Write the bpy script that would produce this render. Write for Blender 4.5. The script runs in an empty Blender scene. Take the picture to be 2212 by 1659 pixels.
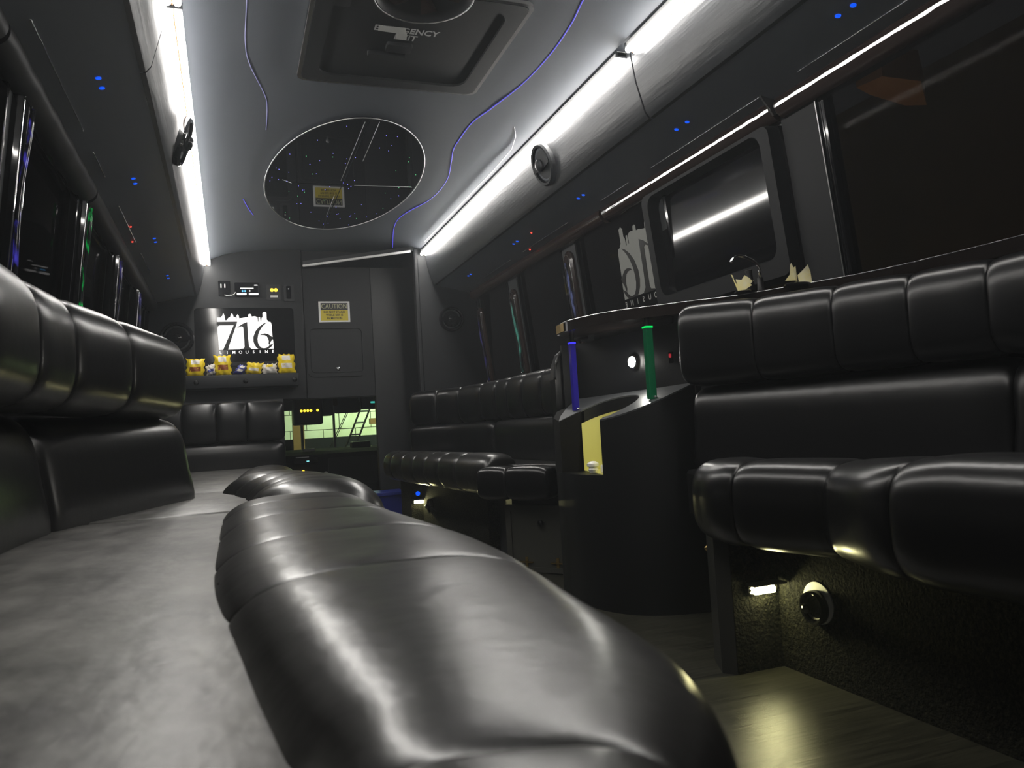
import bpy, bmesh, math, random
from mathutils import Vector, Matrix
random.seed(7)
S = bpy.context.scene
COL = S.collection
Z0 = 0.60            # floor level is 0; all heights below are written relative to the eye height and lifted by this

# ------------------------------------------------------------------ camera, world, exposure
cam_data = bpy.data.cameras.new('camera')
cam = bpy.data.objects.new('camera', cam_data)
COL.objects.link(cam)
cx = Vector((0.93880, -0.33950, -0.05980)).normalized()
cf = Vector((0.34270, 0.93800, 0.05430)).normalized()
cu = cx.cross(cf).normalized()
cx = cf.cross(cu).normalized()
cam.matrix_world = Matrix(((cx.x, cu.x, -cf.x, 0), (cx.y, cu.y, -cf.y, 0), (cx.z, cu.z, -cf.z, Z0), (0, 0, 0, 1)))
cam_data.sensor_width = 36.0
cam_data.lens = 1680.0 / 2212.0 * 36.0
cam_data.clip_start = 0.02
cam_data.dof.use_dof = True
cam_data.dof.focus_distance = 4.2
cam_data.dof.aperture_fstop = 10.0
S.camera = cam
w = bpy.data.worlds.new('night'); S.world = w; w.use_nodes = True
w.node_tree.nodes['Background'].inputs[0].default_value = (0.55, 0.6, 0.7, 1)
w.node_tree.nodes['Background'].inputs[1].default_value = 0.04
S.view_settings.view_transform = 'Standard'
S.view_settings.look = 'None'
S.view_settings.exposure = 0.0
S.view_settings.gamma = 1.0
S.view_settings.use_curve_mapping = False
S.cycles.use_denoising = True
S.cycles.max_bounces = 5
S.cycles.diffuse_bounces = 3
S.cycles.glossy_bounces = 3
S.cycles.use_adaptive_sampling = True
S.cycles.adaptive_threshold = 0.08
S.cycles.sample_clamp_indirect = 6.0
STRIP = 50.0         # strength of the LED strips
# garage lamp beyond the windscreen, and an added lamp beside the bus
def area(name, loc, rot, sx, sy, power, color):
    l = bpy.data.lights.new(name, 'AREA'); l.shape = 'RECTANGLE'; l.size = sx; l.size_y = sy
    l.energy = power; l.color = color
    o = bpy.data.objects.new(name, l); COL.objects.link(o)
    o.location = (loc[0], loc[1], loc[2] + Z0); o.rotation_euler = rot
    return o
area('outside_light', (2.3, 9.0, 1.9), (math.radians(35), 0, 0), 1.2, 0.2, 230, (0.94, 1.0, 0.84))
area('outside_light', (3.4, 3.6, 0.6), (0, math.radians(-125), 0), 0.3, 1.2, 7, (1.0, 0.82, 0.62))  # unseen lamp, added to lift the brown wall and beam outside the windows

# ------------------------------------------------------------------ materials
def mat(name, base=(0.5, 0.5, 0.5), rough=0.5, metal=0.0, spec=0.5, emit=None, strength=0.0, bump=None, coat=0.0, var=None, stretch=None):
    m = bpy.data.materials.new(name); m.use_nodes = True
    nt = m.node_tree; b = nt.nodes['Principled BSDF']
    b.inputs['Base Color'].default_value = (*base, 1)
    b.inputs['Roughness'].default_value = rough
    b.inputs['Metallic'].default_value = metal
    b.inputs['Specular IOR Level'].default_value = spec
    b.inputs['Coat Weight'].default_value = coat
    b.inputs['Coat Roughness'].default_value = 0.08
    if emit:
        b.inputs['Emission Color'].default_value = (*emit, 1)
        b.inputs['Emission Strength'].default_value = strength
    tc = None
    if bump or var:
        tc = nt.nodes.new('ShaderNodeTexCoord')
        mp = nt.nodes.new('ShaderNodeMapping')
        nt.links.new(tc.outputs['Object'], mp.inputs[0])
        if stretch: mp.inputs['Scale'].default_value = stretch[0]; mp.inputs['Rotation'].default_value = stretch[1]
    if bump:
        n = nt.nodes.new('ShaderNodeTexNoise'); n.inputs['Scale'].default_value = bump[0]; n.inputs['Detail'].default_value = 5
        bp = nt.nodes.new('ShaderNodeBump'); bp.inputs['Strength'].default_value = bump[1]; bp.inputs['Distance'].default_value = bump[2] if len(bump) > 2 else 0.002
        nt.links.new(mp.outputs[0], n.inputs['Vector']); nt.links.new(n.outputs[0], bp.inputs['Height'])
        nt.links.new(bp.outputs[0], b.inputs['Normal'])
    if var:      # var = (scale, second colour, low, high)
        n2 = nt.nodes.new('ShaderNodeTexNoise'); n2.inputs['Scale'].default_value = var[0]; n2.inputs['Detail'].default_value = 10; n2.inputs['Roughness'].default_value = 0.7
        cr = nt.nodes.new('ShaderNodeValToRGB')
        cr.color_ramp.elements[0].position = var[2]; cr.color_ramp.elements[0].color = (*base, 1)
        cr.color_ramp.elements[1].position = var[3]; cr.color_ramp.elements[1].color = (*var[1], 1)
        nt.links.new(mp.outputs[0], n2.inputs['Vector']); nt.links.new(n2.outputs[0], cr.inputs[0]); nt.links.new(cr.outputs[0], b.inputs['Base Color'])
    return m

M = {}
M['vinyl'] = mat('ceiling_vinyl', (0.095, 0.105, 0.122), 0.5, spec=0.4, bump=(220, 0.12, 0.0005))
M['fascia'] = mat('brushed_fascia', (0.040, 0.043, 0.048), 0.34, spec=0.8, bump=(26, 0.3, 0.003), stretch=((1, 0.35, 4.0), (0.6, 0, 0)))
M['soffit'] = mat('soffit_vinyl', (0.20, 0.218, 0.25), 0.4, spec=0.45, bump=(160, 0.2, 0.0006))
M['panel'] = mat('bulkhead_plastic', (0.011, 0.0122, 0.0138), 0.5, spec=0.35, bump=(260, 0.35, 0.0006))
M['panel_dark'] = mat('dark_plastic', (0.014, 0.015, 0.017), 0.45)
M['wall'] = mat('wall_vinyl', (0.05, 0.053, 0.056), 0.5, bump=(200, 0.25, 0.0006))
M['leather'] = mat('black_leather', (0.0045, 0.0045, 0.005), 0.28, spec=0.45, bump=(38, 0.16, 0.002))
M['leather_roll'] = mat('black_leather_polished', (0.0045, 0.0043, 0.004), 0.30, spec=1.0, bump=(14, 0.35, 0.006), var=(6, (0.014, 0.0135, 0.013), 0.4, 0.7))
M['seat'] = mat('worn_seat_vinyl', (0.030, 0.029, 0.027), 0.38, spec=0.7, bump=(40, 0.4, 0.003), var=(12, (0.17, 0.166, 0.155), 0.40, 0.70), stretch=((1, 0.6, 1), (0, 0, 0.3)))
M['piping'] = mat('piping_vinyl', (0.02, 0.02, 0.02), 0.3)
M['carpet'] = mat('black_carpet', (0.006, 0.006, 0.005), 0.95, spec=0.1, bump=(140, 1.0, 0.012), var=(120, (0.026, 0.026, 0.016), 0.45, 0.7))
M['gloss'] = mat('black_gloss', (0.006, 0.006, 0.007), 0.06, spec=0.5)
M['counter'] = mat('brown_black_gloss', (0.016, 0.012, 0.011), 0.10, spec=0.5)
M['rail'] = mat('brown_gloss_trim', (0.045, 0.030, 0.026), 0.14, spec=0.5, bump=(9, 0.12, 0.004))
M['bar'] = mat('bar_laminate', (0.0055, 0.006, 0.0065), 0.45, spec=0.3, bump=(300, 0.2, 0.0004))
M['velvet'] = mat('matt_black_edge', (0.0045, 0.0045, 0.004), 0.8, spec=0.15)
M['dash'] = mat('matt_dash', (0.006, 0.006, 0.006), 0.9, spec=0.1)
M['drawer'] = mat('drawer_laminate', (0.045, 0.045, 0.038), 0.5)
M['deck'] = mat('bar_deck_laminate', (0.085, 0.09, 0.095), 0.33, bump=(300, 0.2, 0.0004))
M['raceway'] = mat('black_gloss_trim', (0.012, 0.013, 0.015), 0.5, spec=0.4)
M['chrome'] = mat('chrome', (0.85, 0.85, 0.85), 0.08, metal=1.0)
M['steel'] = mat('brushed_steel', (0.5, 0.5, 0.5), 0.3, metal=1.0)
M['highlight'] = mat('highlight_ribbon', (0.9, 0.9, 0.9), 0.2, metal=1.0, bump=(60, 0.25, 0.003))  # metal of the ribbon that stands in for the raceway's highlight
M['brass'] = mat('brass', (0.7, 0.5, 0.2), 0.25, metal=1.0)
M['mirror'] = mat('smoked_mirror', (0.16, 0.165, 0.18), 0.03, metal=1.0)
M['white'] = mat('white_plastic', (0.75, 0.75, 0.74), 0.4)
M['grey_print'] = mat('grey_print', (0.55, 0.55, 0.55), 0.5)
M['black_print'] = mat('black_print', (0.006, 0.006, 0.006), 0.35)
M['olive_print'] = mat('pale_olive_print', (0.42, 0.42, 0.26), 0.5)
M['yellow_print'] = mat('yellow_print', (0.62, 0.50, 0.04), 0.45)
M['cream'] = mat('cream_liner', (0.82, 0.78, 0.24), 0.55)
M['decal'] = mat('frosted_decal', (0.42, 0.43, 0.40), 0.7)
M['foil'] = mat('foil_tape', (0.9, 0.9, 0.88), 0.45, metal=0.6, bump=(40, 0.8, 0.01))
M['napkin'] = mat('yellow_napkin', (0.95, 0.84, 0.36), 0.8, var=(14, (0.97, 0.95, 0.80), 0.4, 0.65))
M['bag_yellow'] = mat('bag_yellow', (0.95, 0.70, 0.015), 0.3, bump=(30, 0.5, 0.01))
M['bag_white'] = mat('bag_white', (0.82, 0.78, 0.72), 0.3, bump=(30, 0.5, 0.01))
M['bag_blue'] = mat('bag_blue', (0.05, 0.06, 0.32), 0.3, bump=(30, 0.5, 0.01))
M['bag_green'] = mat('bag_green', (0.03, 0.16, 0.14), 0.3, bump=(30, 0.5, 0.01))
M['bag_red'] = mat('bag_brown', (0.30, 0.07, 0.01), 0.4)
M['concrete'] = mat('painted_block', (0.66, 0.69, 0.56), 0.8, var=(1.6, (0.48, 0.50, 0.30), 0.45, 0.7))
M['wood'] = mat('timber', (0.36, 0.20, 0.07), 0.6)
M['yellow_paint'] = mat('yellow_paint', (0.75, 0.55, 0.08), 0.5)
M['tote'] = mat('blue_plastic', (0.01, 0.02, 0.22), 0.4)
M['black_metal'] = mat('black_metal', (0.01, 0.01, 0.01), 0.4, metal=0.6)
M['ice'] = mat('clear_cubes', (0.95, 0.95, 0.93), 0.1, spec=0.9)
def emis(name, c, s): return mat(name, (0.02, 0.02, 0.02), 0.4, emit=c, strength=s)
M['strip'] = emis('led_strip', (1.0, 0.97, 0.92), STRIP)
M['amber_line'] = emis('led_amber', (1.0, 0.50, 0.22), 1.2)
M['blue_led'] = emis('blue_led', (0.0, 0.10, 1.0), 0.9)
M['blue_core'] = emis('blue_led_core', (0.0, 0.03, 0.6), 0.3)
M['red_led'] = emis('red_led', (1.0, 0.05, 0.03), 3.0)
M['amber_led'] = emis('amber_led', (1.0, 0.62, 0.02), 5.0)
M['fiber'] = emis('fibre_line', (0.12, 0.10, 1.0), 0.75)
M['star_blue'] = emis('star_blue', (0.22, 0.2, 1.0), 4.0)
M['star_green'] = emis('star_green', (0.2, 1.0, 0.4), 2.2)
M['courtesy'] = emis('courtesy_lens', (1.0, 0.94, 0.46), 130.0)
M['puck'] = emis('puck_lens', (1.0, 0.98, 0.90), 170.0)
M['well'] = emis('well_lamp', (1.0, 0.95, 0.50), 30.0)
M['screen_white'] = emis('screen_white', (1.0, 0.98, 0.96), 1.3)
M['screen_blue'] = emis('screen_blue', (0.1, 0.5, 1.0), 2.0)
M['cyan_led'] = emis('cyan_led', (0.3, 0.9, 1.0), 1.2)
M['teal_led'] = emis('teal_led', (0.05, 0.5, 0.42), 0.8)
M['red_lens'] = emis('red_lens', (0.7, 0.03, 0.05), 0.5)

def acrylic(name, c, s):
    m = bpy.data.materials.new(name); m.use_nodes = True
    b = m.node_tree.nodes['Principled BSDF']
    b.inputs['Base Color'].default_value = (*[v * .3 for v in c], 1); b.inputs['Roughness'].default_value = 0.06
    b.inputs['Emission Color'].default_value = (*c, 1); b.inputs['Emission Strength'].default_value = s
    return m
M['acr_blue'] = acrylic('blue_acrylic', (0.045, 0.03, 0.55), 0.08)
M['acr_green'] = acrylic('green_acrylic', (0.004, 0.16, 0.06), 0.16)
M['acr_green_edge'] = acrylic('green_acrylic_edge', (0.0, 0.8, 0.12), 0.9)
M['acr_blue_edge'] = acrylic('blue_acrylic_edge', (0.06, 0.05, 1.0), 1.0)

def bubbly(name, c, s, lo, hi):      # lit acrylic rod full of bubbles
    m = bpy.data.materials.new(name); m.use_nodes = True
    nt = m.node_tree; b = nt.nodes['Principled BSDF']
    b.inputs['Base Color'].default_value = (0.02, 0.02, 0.025, 1); b.inputs['Roughness'].default_value = 0.1
    tc = nt.nodes.new('ShaderNodeTexCoord'); mp = nt.nodes.new('ShaderNodeMapping'); mp.inputs['Scale'].default_value = (1, 1, 0.28)
    n = nt.nodes.new('ShaderNodeTexNoise'); n.inputs['Scale'].default_value = 45; n.inputs['Detail'].default_value = 4
    r = nt.nodes.new('ShaderNodeMapRange'); r.inputs[1].default_value = lo; r.inputs[2].default_value = hi; r.inputs[4].default_value = s
    nt.links.new(tc.outputs['Object'], mp.inputs[0]); nt.links.new(mp.outputs[0], n.inputs['Vector']); nt.links.new(n.outputs[0], r.inputs[0])
    b.inputs['Emission Color'].default_value = (*c, 1); nt.links.new(r.outputs[0], b.inputs['Emission Strength'])
    return m
M['rod_blue'] = bubbly('blue_bubble_rod', (0.10, 0.08, 0.9), 0.9, 0.52, 0.8)
M['rod_green'] = bubbly('green_bubble_rod', (0.0, 0.75, 0.12), 1.2, 0.54, 0.8)
M['rod_teal'] = bubbly('teal_bubble_rod', (0.12, 0.5, 0.38), 0.5, 0.45, 0.8)
M['rod_violet'] = bubbly('violet_bubble_rod', (0.12, 0.10, 0.5), 0.4, 0.5, 0.8)
M['rod_pale'] = bubbly('pale_bubble_rod', (0.22, 0.26, 0.55), 0.5, 0.48, 0.8)

def glass(name, tint, ior=1.5, mx=1.0):
    m = bpy.data.materials.new(name); m.use_nodes = True
    nt = m.node_tree; nt.nodes.clear()
    out = nt.nodes.new('ShaderNodeOutputMaterial'); mix = nt.nodes.new('ShaderNodeMixShader')
    tr = nt.nodes.new('ShaderNodeBsdfTransparent'); tr.inputs[0].default_value = (*tint, 1)
    gl = nt.nodes.new('ShaderNodeBsdfGlossy'); gl.inputs['Roughness'].default_value = 0.03
    fr = nt.nodes.new('ShaderNodeFresnel'); fr.inputs[0].default_value = ior
    nt.links.new(fr.outputs[0], mix.inputs[0]); nt.links.new(tr.outputs[0], mix.inputs[1]); nt.links.new(gl.outputs[0], mix.inputs[2])
    nt.links.new(mix.outputs[0], out.inputs[0])
    return m
M['tint'] = glass('tinted_glass', (0.46, 0.43, 0.40), 1.035)
M['clear'] = glass('windscreen_glass', (0.75, 0.85, 0.72), 1.3)

def planks(name):
    m = bpy.data.materials.new(name); m.use_nodes = True
    nt = m.node_tree; b = nt.nodes['Principled BSDF']
    tc = nt.nodes.new('ShaderNodeTexCoord'); mp = nt.nodes.new('ShaderNodeMapping')
    mp.inputs['Rotation'].default_value = (0, 0, math.radians(60)); mp.inputs['Scale'].default_value = (2.2, 40, 1)
    n = nt.nodes.new('ShaderNodeTexNoise'); n.inputs['Scale'].default_value = 2.0; n.inputs['Detail'].default_value = 8; n.inputs['Roughness'].default_value = 0.7
    cr = nt.nodes.new('ShaderNodeValToRGB')
    cr.color_ramp.elements[0].position = 0.35; cr.color_ramp.elements[0].color = (0.012, 0.012, 0.009, 1)
    cr.color_ramp.elements[1].position = 0.68; cr.color_ramp.elements[1].color = (0.060, 0.058, 0.042, 1)
    bp = nt.nodes.new('ShaderNodeBump'); bp.inputs['Strength'].default_value = 0.45; bp.inputs['Distance'].default_value = 0.002
    nt.links.new(tc.outputs['Object'], mp.inputs[0]); nt.links.new(mp.outputs[0], n.inputs['Vector']); nt.links.new(n.outputs[0], cr.inputs[0])
    nt.links.new(cr.outputs[0], b.inputs['Base Color']); nt.links.new(n.outputs[0], bp.inputs['Height']); nt.links.new(bp.outputs[0], b.inputs['Normal'])
    b.inputs['Roughness'].default_value = 0.29
    b.inputs['Specular IOR Level'].default_value = 0.7
    return m
M['floor'] = planks('woodgrain_vinyl_floor')

for k_, m_ in M.items():          # only the real lamps are sampled as lights; small indicators just glow
    if k_ not in ('strip', 'courtesy', 'puck', 'well'): m_.cycles.emission_sampling = 'NONE'
# ------------------------------------------------------------------ mesh helpers
def world_loc(o):
    v = Vector((0, 0, 0))
    while o is not None:
        v += o.location; o = o.parent
    return v
def obj(name, bm, m, parent=None, smooth=False, label=None, cat=None, group=None, kind=None):
    me = bpy.data.meshes.new(name)
    bmesh.ops.recalc_face_normals(bm, faces=bm.faces)
    if parent is None:
        xs = [v.co for v in bm.verts]
        base = Vector((sum(v.x for v in xs) / len(xs), sum(v.y for v in xs) / len(xs), min(v.z for v in xs)))
    else:
        base = world_loc(parent) - Vector((0, 0, Z0))
    bmesh.ops.translate(bm, verts=bm.verts, vec=-base)
    if smooth:
        for f in bm.faces: f.smooth = True
    bm.to_mesh(me); bm.free()
    me.materials.append(m if not isinstance(m, str) else M[m])
    o = bpy.data.objects.new(name, me); COL.objects.link(o)
    if parent is None: o.location = base + Vector((0, 0, Z0))
    else: o.parent = parent
    if smooth == 'auto':
        me.set_sharp_from_angle(angle=math.radians(38))
    return tag(o, label, cat, group, kind)
def tag(o, label=None, cat=None, group=None, kind=None):
    if label: o['label'] = label
    if cat: o['category'] = cat
    if group: o['group'] = group
    if kind: o['kind'] = kind
    return o
def thing(name, loc, label, cat, group=None):
    o = bpy.data.objects.new(name, None); COL.objects.link(o)
    o.location = (loc[0], loc[1], loc[2] + Z0); o.empty_display_size = 0.05
    return tag(o, label, cat, group)
def NB(): return bmesh.new()
def box(bm, x0, x1, y0, y1, z0, z1, bev=0.0):
    vs = [bm.verts.new(p) for p in ((x0, y0, z0), (x1, y0, z0), (x1, y1, z0), (x0, y1, z0), (x0, y0, z1), (x1, y0, z1), (x1, y1, z1), (x0, y1, z1))]
    fs = [bm.faces.new([vs[i] for i in q]) for q in ((3, 2, 1, 0), (4, 5, 6, 7), (0, 1, 5, 4), (1, 2, 6, 5), (2, 3, 7, 6), (3, 0, 4, 7))]
    if bev:
        es = set(e for f in fs for e in f.edges)
        bmesh.ops.bevel(bm, geom=list(es), offset=bev, segments=2, affect='EDGES', profile=0.5)
    return bm
def slab(bm, pts, ext):                  # polygon of 3-D points extruded by a vector
    e = Vector(ext); a = [bm.verts.new(p) for p in pts]; b = [bm.verts.new(Vector(p) + e) for p in pts]
    n = len(pts)
    bm.faces.new(a); bm.faces.new(b[::-1])
    for i in range(n): bm.faces.new((a[i], b[i], b[(i + 1) % n], a[(i + 1) % n]))
    return bm
def loft(bm, rings, close=True, caps=True):
    R = [[bm.verts.new(p) for p in r] for r in rings]
    n = len(R[0])
    for a, b in zip(R, R[1:]):
        for i in range(n if close else n - 1):
            bm.faces.new((a[i], a[(i + 1) % n], b[(i + 1) % n], b[i]))
    if caps:
        bm.faces.new(R[0][::-1]); bm.faces.new(R[-1])
    return bm
def tube(bm, pts, r, n=8, closed=False):
    pts = [Vector(p) for p in pts]; rings = []
    N = len(pts); up = Vector((0, 0, 1))
    for i, p in enumerate(pts):
        a = pts[(i - 1) % N] if closed else pts[max(i - 1, 0)]
        b = pts[(i + 1) % N] if closed else pts[min(i + 1, N - 1)]
        t = (b - a).normalized()
        u = up if abs(t.dot(up)) < 0.95 else Vector((0, 1, 0))
        s = t.cross(u).normalized(); q = s.cross(t)
        rr = r(i / (N - 1)) if callable(r) else r
        rings.append([p + s * math.cos(2 * math.pi * k / n) * rr + q * math.sin(2 * math.pi * k / n) * rr for k in range(n)])
    if closed: rings.append([v.copy() for v in rings[0]])
    loft(bm, rings, True, not closed)
    if closed: bmesh.ops.remove_doubles(bm, verts=bm.verts, dist=1e-6)
    return bm
def frame_axes(nrm, up=(0, 0, 1)):
    n = Vector(nrm).normalized(); u = Vector(up)
    r = u.cross(n)
    if r.length < 1e-4: r = Vector((1, 0, 0))
    r.normalize(); return r, n.cross(r).normalized(), n
def lathe(bm, c, nrm, prof, n=24, up=(0, 0, 1), sx=1.0, sy=1.0):   # prof = (radius, height along the normal)
    r, u, nn = frame_axes(nrm, up); c = Vector(c)
    rings = [[c + nn * h + (r * math.cos(2 * math.pi * k / n) * sx + u * math.sin(2 * math.pi * k / n) * sy) * max(rad, 1e-5) for k in range(n)] for rad, h in prof]
    return loft(bm, rings)
def rrect(w_, h_, r, n=5):
    out = []
    for (sx, sy, a0) in ((1, 1, 0), (-1, 1, 90), (-1, -1, 180), (1, -1, 270)):
        for k in range(n + 1):
            a = math.radians(a0 + 90 * k / n)
            out.append((sx * (w_ / 2 - r) + r * math.cos(a), sy * (h_ / 2 - r) + r * math.sin(a)))
    return out
def plate(bm, c, nrm, outline, t, up=(0, 0, 1)):       # outline in the plane of a normal, thickness along it
    r, u, n = frame_axes(nrm, up); c = Vector(c)
    return slab(bm, [c + r * p[0] + u * p[1] for p in outline], n * t)
def ring_plate(bm, c, nrm, outer, inner, t, up=(0, 0, 1)):
    r, u, n = frame_axes(nrm, up); c = Vector(c)
    P = lambda p, h: c + r * p[0] + u * p[1] + n * h
    rings = [[P(p, 0) for p in outer], [P(p, t) for p in outer], [P(p, t) for p in inner], [P(p, 0) for p in inner], [P(p, 0) for p in outer]]
    loft(bm, rings, True, False); bmesh.ops.remove_doubles(bm, verts=bm.verts, dist=1e-6)
    return bm
def crom(pts, n=10, closed=False):
    P = [Vector(p) for p in pts]; N = len(P); out = []
    for i in range(N if closed else N - 1):
        p0 = P[(i - 1) % N] if closed else P[max(i - 1, 0)]
        p1 = P[i]; p2 = P[(i + 1) % N]
        p3 = P[(i + 2) % N] if closed else P[min(i + 2, N - 1)]
        for k in range(n):
            t = k / n
            out.append(0.5 * ((2 * p1) + (p2 - p0) * t + (2 * p0 - 5 * p1 + 4 * p2 - p3) * t * t + (3 * p1 - p0 - 3 * p2 + p3) * t ** 3))
    if not closed: out.append(P[-1])
    return out
class Path:
    def __init__(s, pts, side):
        s.p = crom([Vector((p[0], p[1], p[2] if len(p) > 2 else 0)) for p in pts], 14); s.side = side
        s.L = [0]
        for a, b in zip(s.p, s.p[1:]): s.L.append(s.L[-1] + (b - a).length)
    def u_of(s, x, y):
        return min(range(len(s.p)), key=lambda i: (s.p[i].x - x) ** 2 + (s.p[i].y - y) ** 2) and s.L[min(range(len(s.p)), key=lambda i: (s.p[i].x - x) ** 2 + (s.p[i].y - y) ** 2)] or 0.0
    def at(s, u):
        u = min(max(u, 0), s.L[-1])
        i = 0
        while i < len(s.L) - 2 and s.L[i + 1] < u: i += 1
        f = (u - s.L[i]) / max(s.L[i + 1] - s.L[i], 1e-9)
        p = s.p[i].lerp(s.p[i + 1], f)
        j0, j1 = max(i - 2, 0), min(i + 3, len(s.p) - 1)
        t = s.p[j1] - s.p[j0]; t.z = 0; t.normalize()
        n = Vector((-t.y, t.x, 0)) * s.side
        return p, t, n
def superprof(a0, a1, z0, z1, ex=2.6, n=28, lean=0.0):
    ca, cz, ra, rz = (a0 + a1) / 2, (z0 + z1) / 2, (a1 - a0) / 2, (z1 - z0) / 2
    out = []
    for k in range(n):
        t = 2 * math.pi * k / n
        c, s_ = math.cos(t), math.sin(t)
        a = math.copysign(abs(c) ** (2 / ex), c) * ra; z = math.copysign(abs(s_) ** (2 / ex), s_) * rz
        out.append((ca + a - lean * z, cz + z))
    return out
def cushion(bm, path, u0, u1, prof, d0=0.014, d1=0.014, n=18, ztop=None, k=5.0, w=0.045, wide=None):
    """one stuffed panel between two seams: full in the middle, drawn in at both ends"""
    zlo = min(p[1] for p in prof); ca = sum(p[0] for p in prof) / len(prof); cz = sum(p[1] for p in prof) / len(prof)
    rings = []
    for i in range(n + 1):
        x = -math.cos(math.pi * i / n)
        u = (u0 + u1) / 2 + (u1 - u0) / 2 * x
        e0, e1 = (u - u0) / w, (u1 - u) / w
        dd = d0 * math.exp(-e0 * 1.7) + d1 * math.exp(-e1 * 1.7)
        if e0 < 0.12: dd += d0 * 0.6 * (1 - e0 / 0.12)
        if e1 < 0.12: dd += d1 * 0.6 * (1 - e1 / 0.12)
        P, t, nn = path.at(u)
        zs = ztop(u) if ztop else 1.0
        ring = []
        for (a, z) in prof:
            va, vz = (a - ca) * (wide(u) if wide else 1.0), z - cz
            r = math.hypot(va, vz); f = max(0.05, 1 - dd / max(r, 1e-4))
            q = P + nn * (ca + va * f); zz = cz + vz * f
            if ztop: zz = zlo + (zz - zlo) * zs
            ring.append(Vector((q.x, q.y, zz + P.z)))
        rings.append(ring)
    return loft(bm, rings)
def panels(parent, name, path, seams, prof, m, ends=(0.03, 0.03), d=0.014, ztop=None, n=18, w=0.045, wide=None):
    for i, (a, b) in enumerate(zip(seams, seams[1:])):
        bm = NB()
        cushion(bm, path, a, b, prof, ends[0] if i == 0 else d, ends[1] if i == len(seams) - 2 else d, n, ztop, w=w, wide=wide)
        obj(name, bm, m, parent, True)
def text(body, size, fn, depth=0.001, spacing=1.0, align='CENTER', bold=0.0, sx=1.0):
    c = bpy.data.curves.new('lettering', 'FONT'); c.body = body; c.size = size; c.align_x = align; c.align_y = 'CENTER'
    c.space_character = spacing; c.offset = bold; c.resolution_u = 3; c.extrude = depth / 2
    o = bpy.data.objects.new('lettering', c); COL.objects.link(o)
    dg = bpy.context.evaluated_depsgraph_get(); dg.update()
    me = bpy.data.meshes.new_from_object(o.evaluated_get(dg))
    bm = NB(); bm.from_mesh(me)
    bpy.data.objects.remove(o); bpy.data.curves.remove(c); bpy.data.meshes.remove(me)
    for v in bm.verts: v.co = fn(v.co.x * sx, v.co.y, v.co.z)
    return bm
def flat(polys, fn, depth=0.001):
    bm = NB()
    for poly in polys:
        a = [bm.verts.new(fn(p[0], p[1], 0)) for p in poly]; b = [bm.verts.new(fn(p[0], p[1], depth)) for p in poly]
        bm.faces.new(a); bm.faces.new(b[::-1])
        for i in range(len(a)): bm.faces.new((a[i], b[i], b[(i + 1) % len(a)], a[(i + 1) % len(a)]))
    bm.normal_update(); bmesh.ops.triangulate(bm, faces=[f for f in bm.faces if len(f.verts) > 4])
    return bm
CX = 0.58                                             # centre line of the bus
def mir(x): return 2 * CX - x
def Wx(z): return 1.72 - 0.11 * z                     # inside face of the right wall
def ceil_z(x): return 1.30 - 0.085 * min(1.2, (abs(x - CX) / 0.685)) ** 4

# ------------------------------------------------------------------ the shell
bm = NB(); box(bm, -0.75, 1.90, -1.3, 8.0, -0.64, -0.60); obj('floor', bm, 'floor', kind='structure')
bm = NB()
xs = [CX + 0.80 * (i / 14 * 2 - 1) for i in range(15)]
loft(bm, [[(x, y, ceil_z(x)) for x in xs] + [(x, y, ceil_z(x) + 0.04) for x in xs[::-1]] for y in (-1.3, 8.0)])
obj('ceiling', bm, 'vinyl', smooth='auto', kind='structure')
bm = NB(); box(bm, -0.8, 1.95, -1.34, -1.30, -0.6, 1.4); obj('wall_back', bm, 'wall', kind='structure')
# side walls: sill band, header band and pillars, windows between
SILL, HEAD = 0.20, 0.90
def wall_band(bm, s, y0, y1, z0, z1, inset=0.0, t=0.05):
    X = (lambda z: Wx(z) - inset) if s > 0 else (lambda z: mir(Wx(z) - inset))
    slab(bm, [(X(z0), y0, z0), (X(z0), y1, z0), (X(z1), y1, z1), (X(z1), y0, z1)], (t * s, 0, 0))
pillars_r = [(-1.3, -0.9), (1.735, 1.89), (2.60, 2.70), (3.42, 3.59), (4.25, 4.41)]
pillars_l = [(-1.3, -0.9), (1.30, 1.42), (2.08, 2.27), (2.97, 3.14), (3.82, 3.98), (4.66, 4.80)]
for s, pil, nm, yend in ((1, pillars_r, 'right', 5.05), (-1, pillars_l, 'left', 5.46)):
    bm = NB()
    wall_band(bm, s, -1.3, 8.0, -0.60, SILL); wall_band(bm, s, -1.3, 8.0, HEAD, 1.22)
    wall_band(bm, s, yend, 8.0, SILL, HEAD)
    for (a, b) in pil: wall_band(bm, s, a, b, SILL, HEAD)
    obj('wall_' + nm, bm, 'wall', kind='structure')
    ed = pil + [(yend, 9)]
    for i in range(len(ed) - 1):
        a, b = ed[i][1], ed[i + 1][0]
        k = (i + 1) if s > 0 else (i + 6)
        r_ = bpy.data.objects.new('window_%d' % k, None); COL.objects.link(r_); r_.location = (Wx(0.5) if s > 0 else mir(Wx(0.5)), (a + b) / 2, 0.5 + Z0); r_['kind'] = 'structure'
        bm = NB(); wall_band(bm, s, a, b, SILL, HEAD, -0.022, 0.006); obj('window_pane', bm, 'tint', r_)
        bm = NB()
        for q in ((a, a + 0.018, SILL, HEAD), (b - 0.018, b, SILL, HEAD), (a, b, HEAD - 0.02, HEAD), (a, b, SILL, SILL + 0.02)):
            wall_band(bm, s, *q, inset=0.006, t=0.02)
        obj('window_frame', bm, 'gloss', r_)
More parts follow.
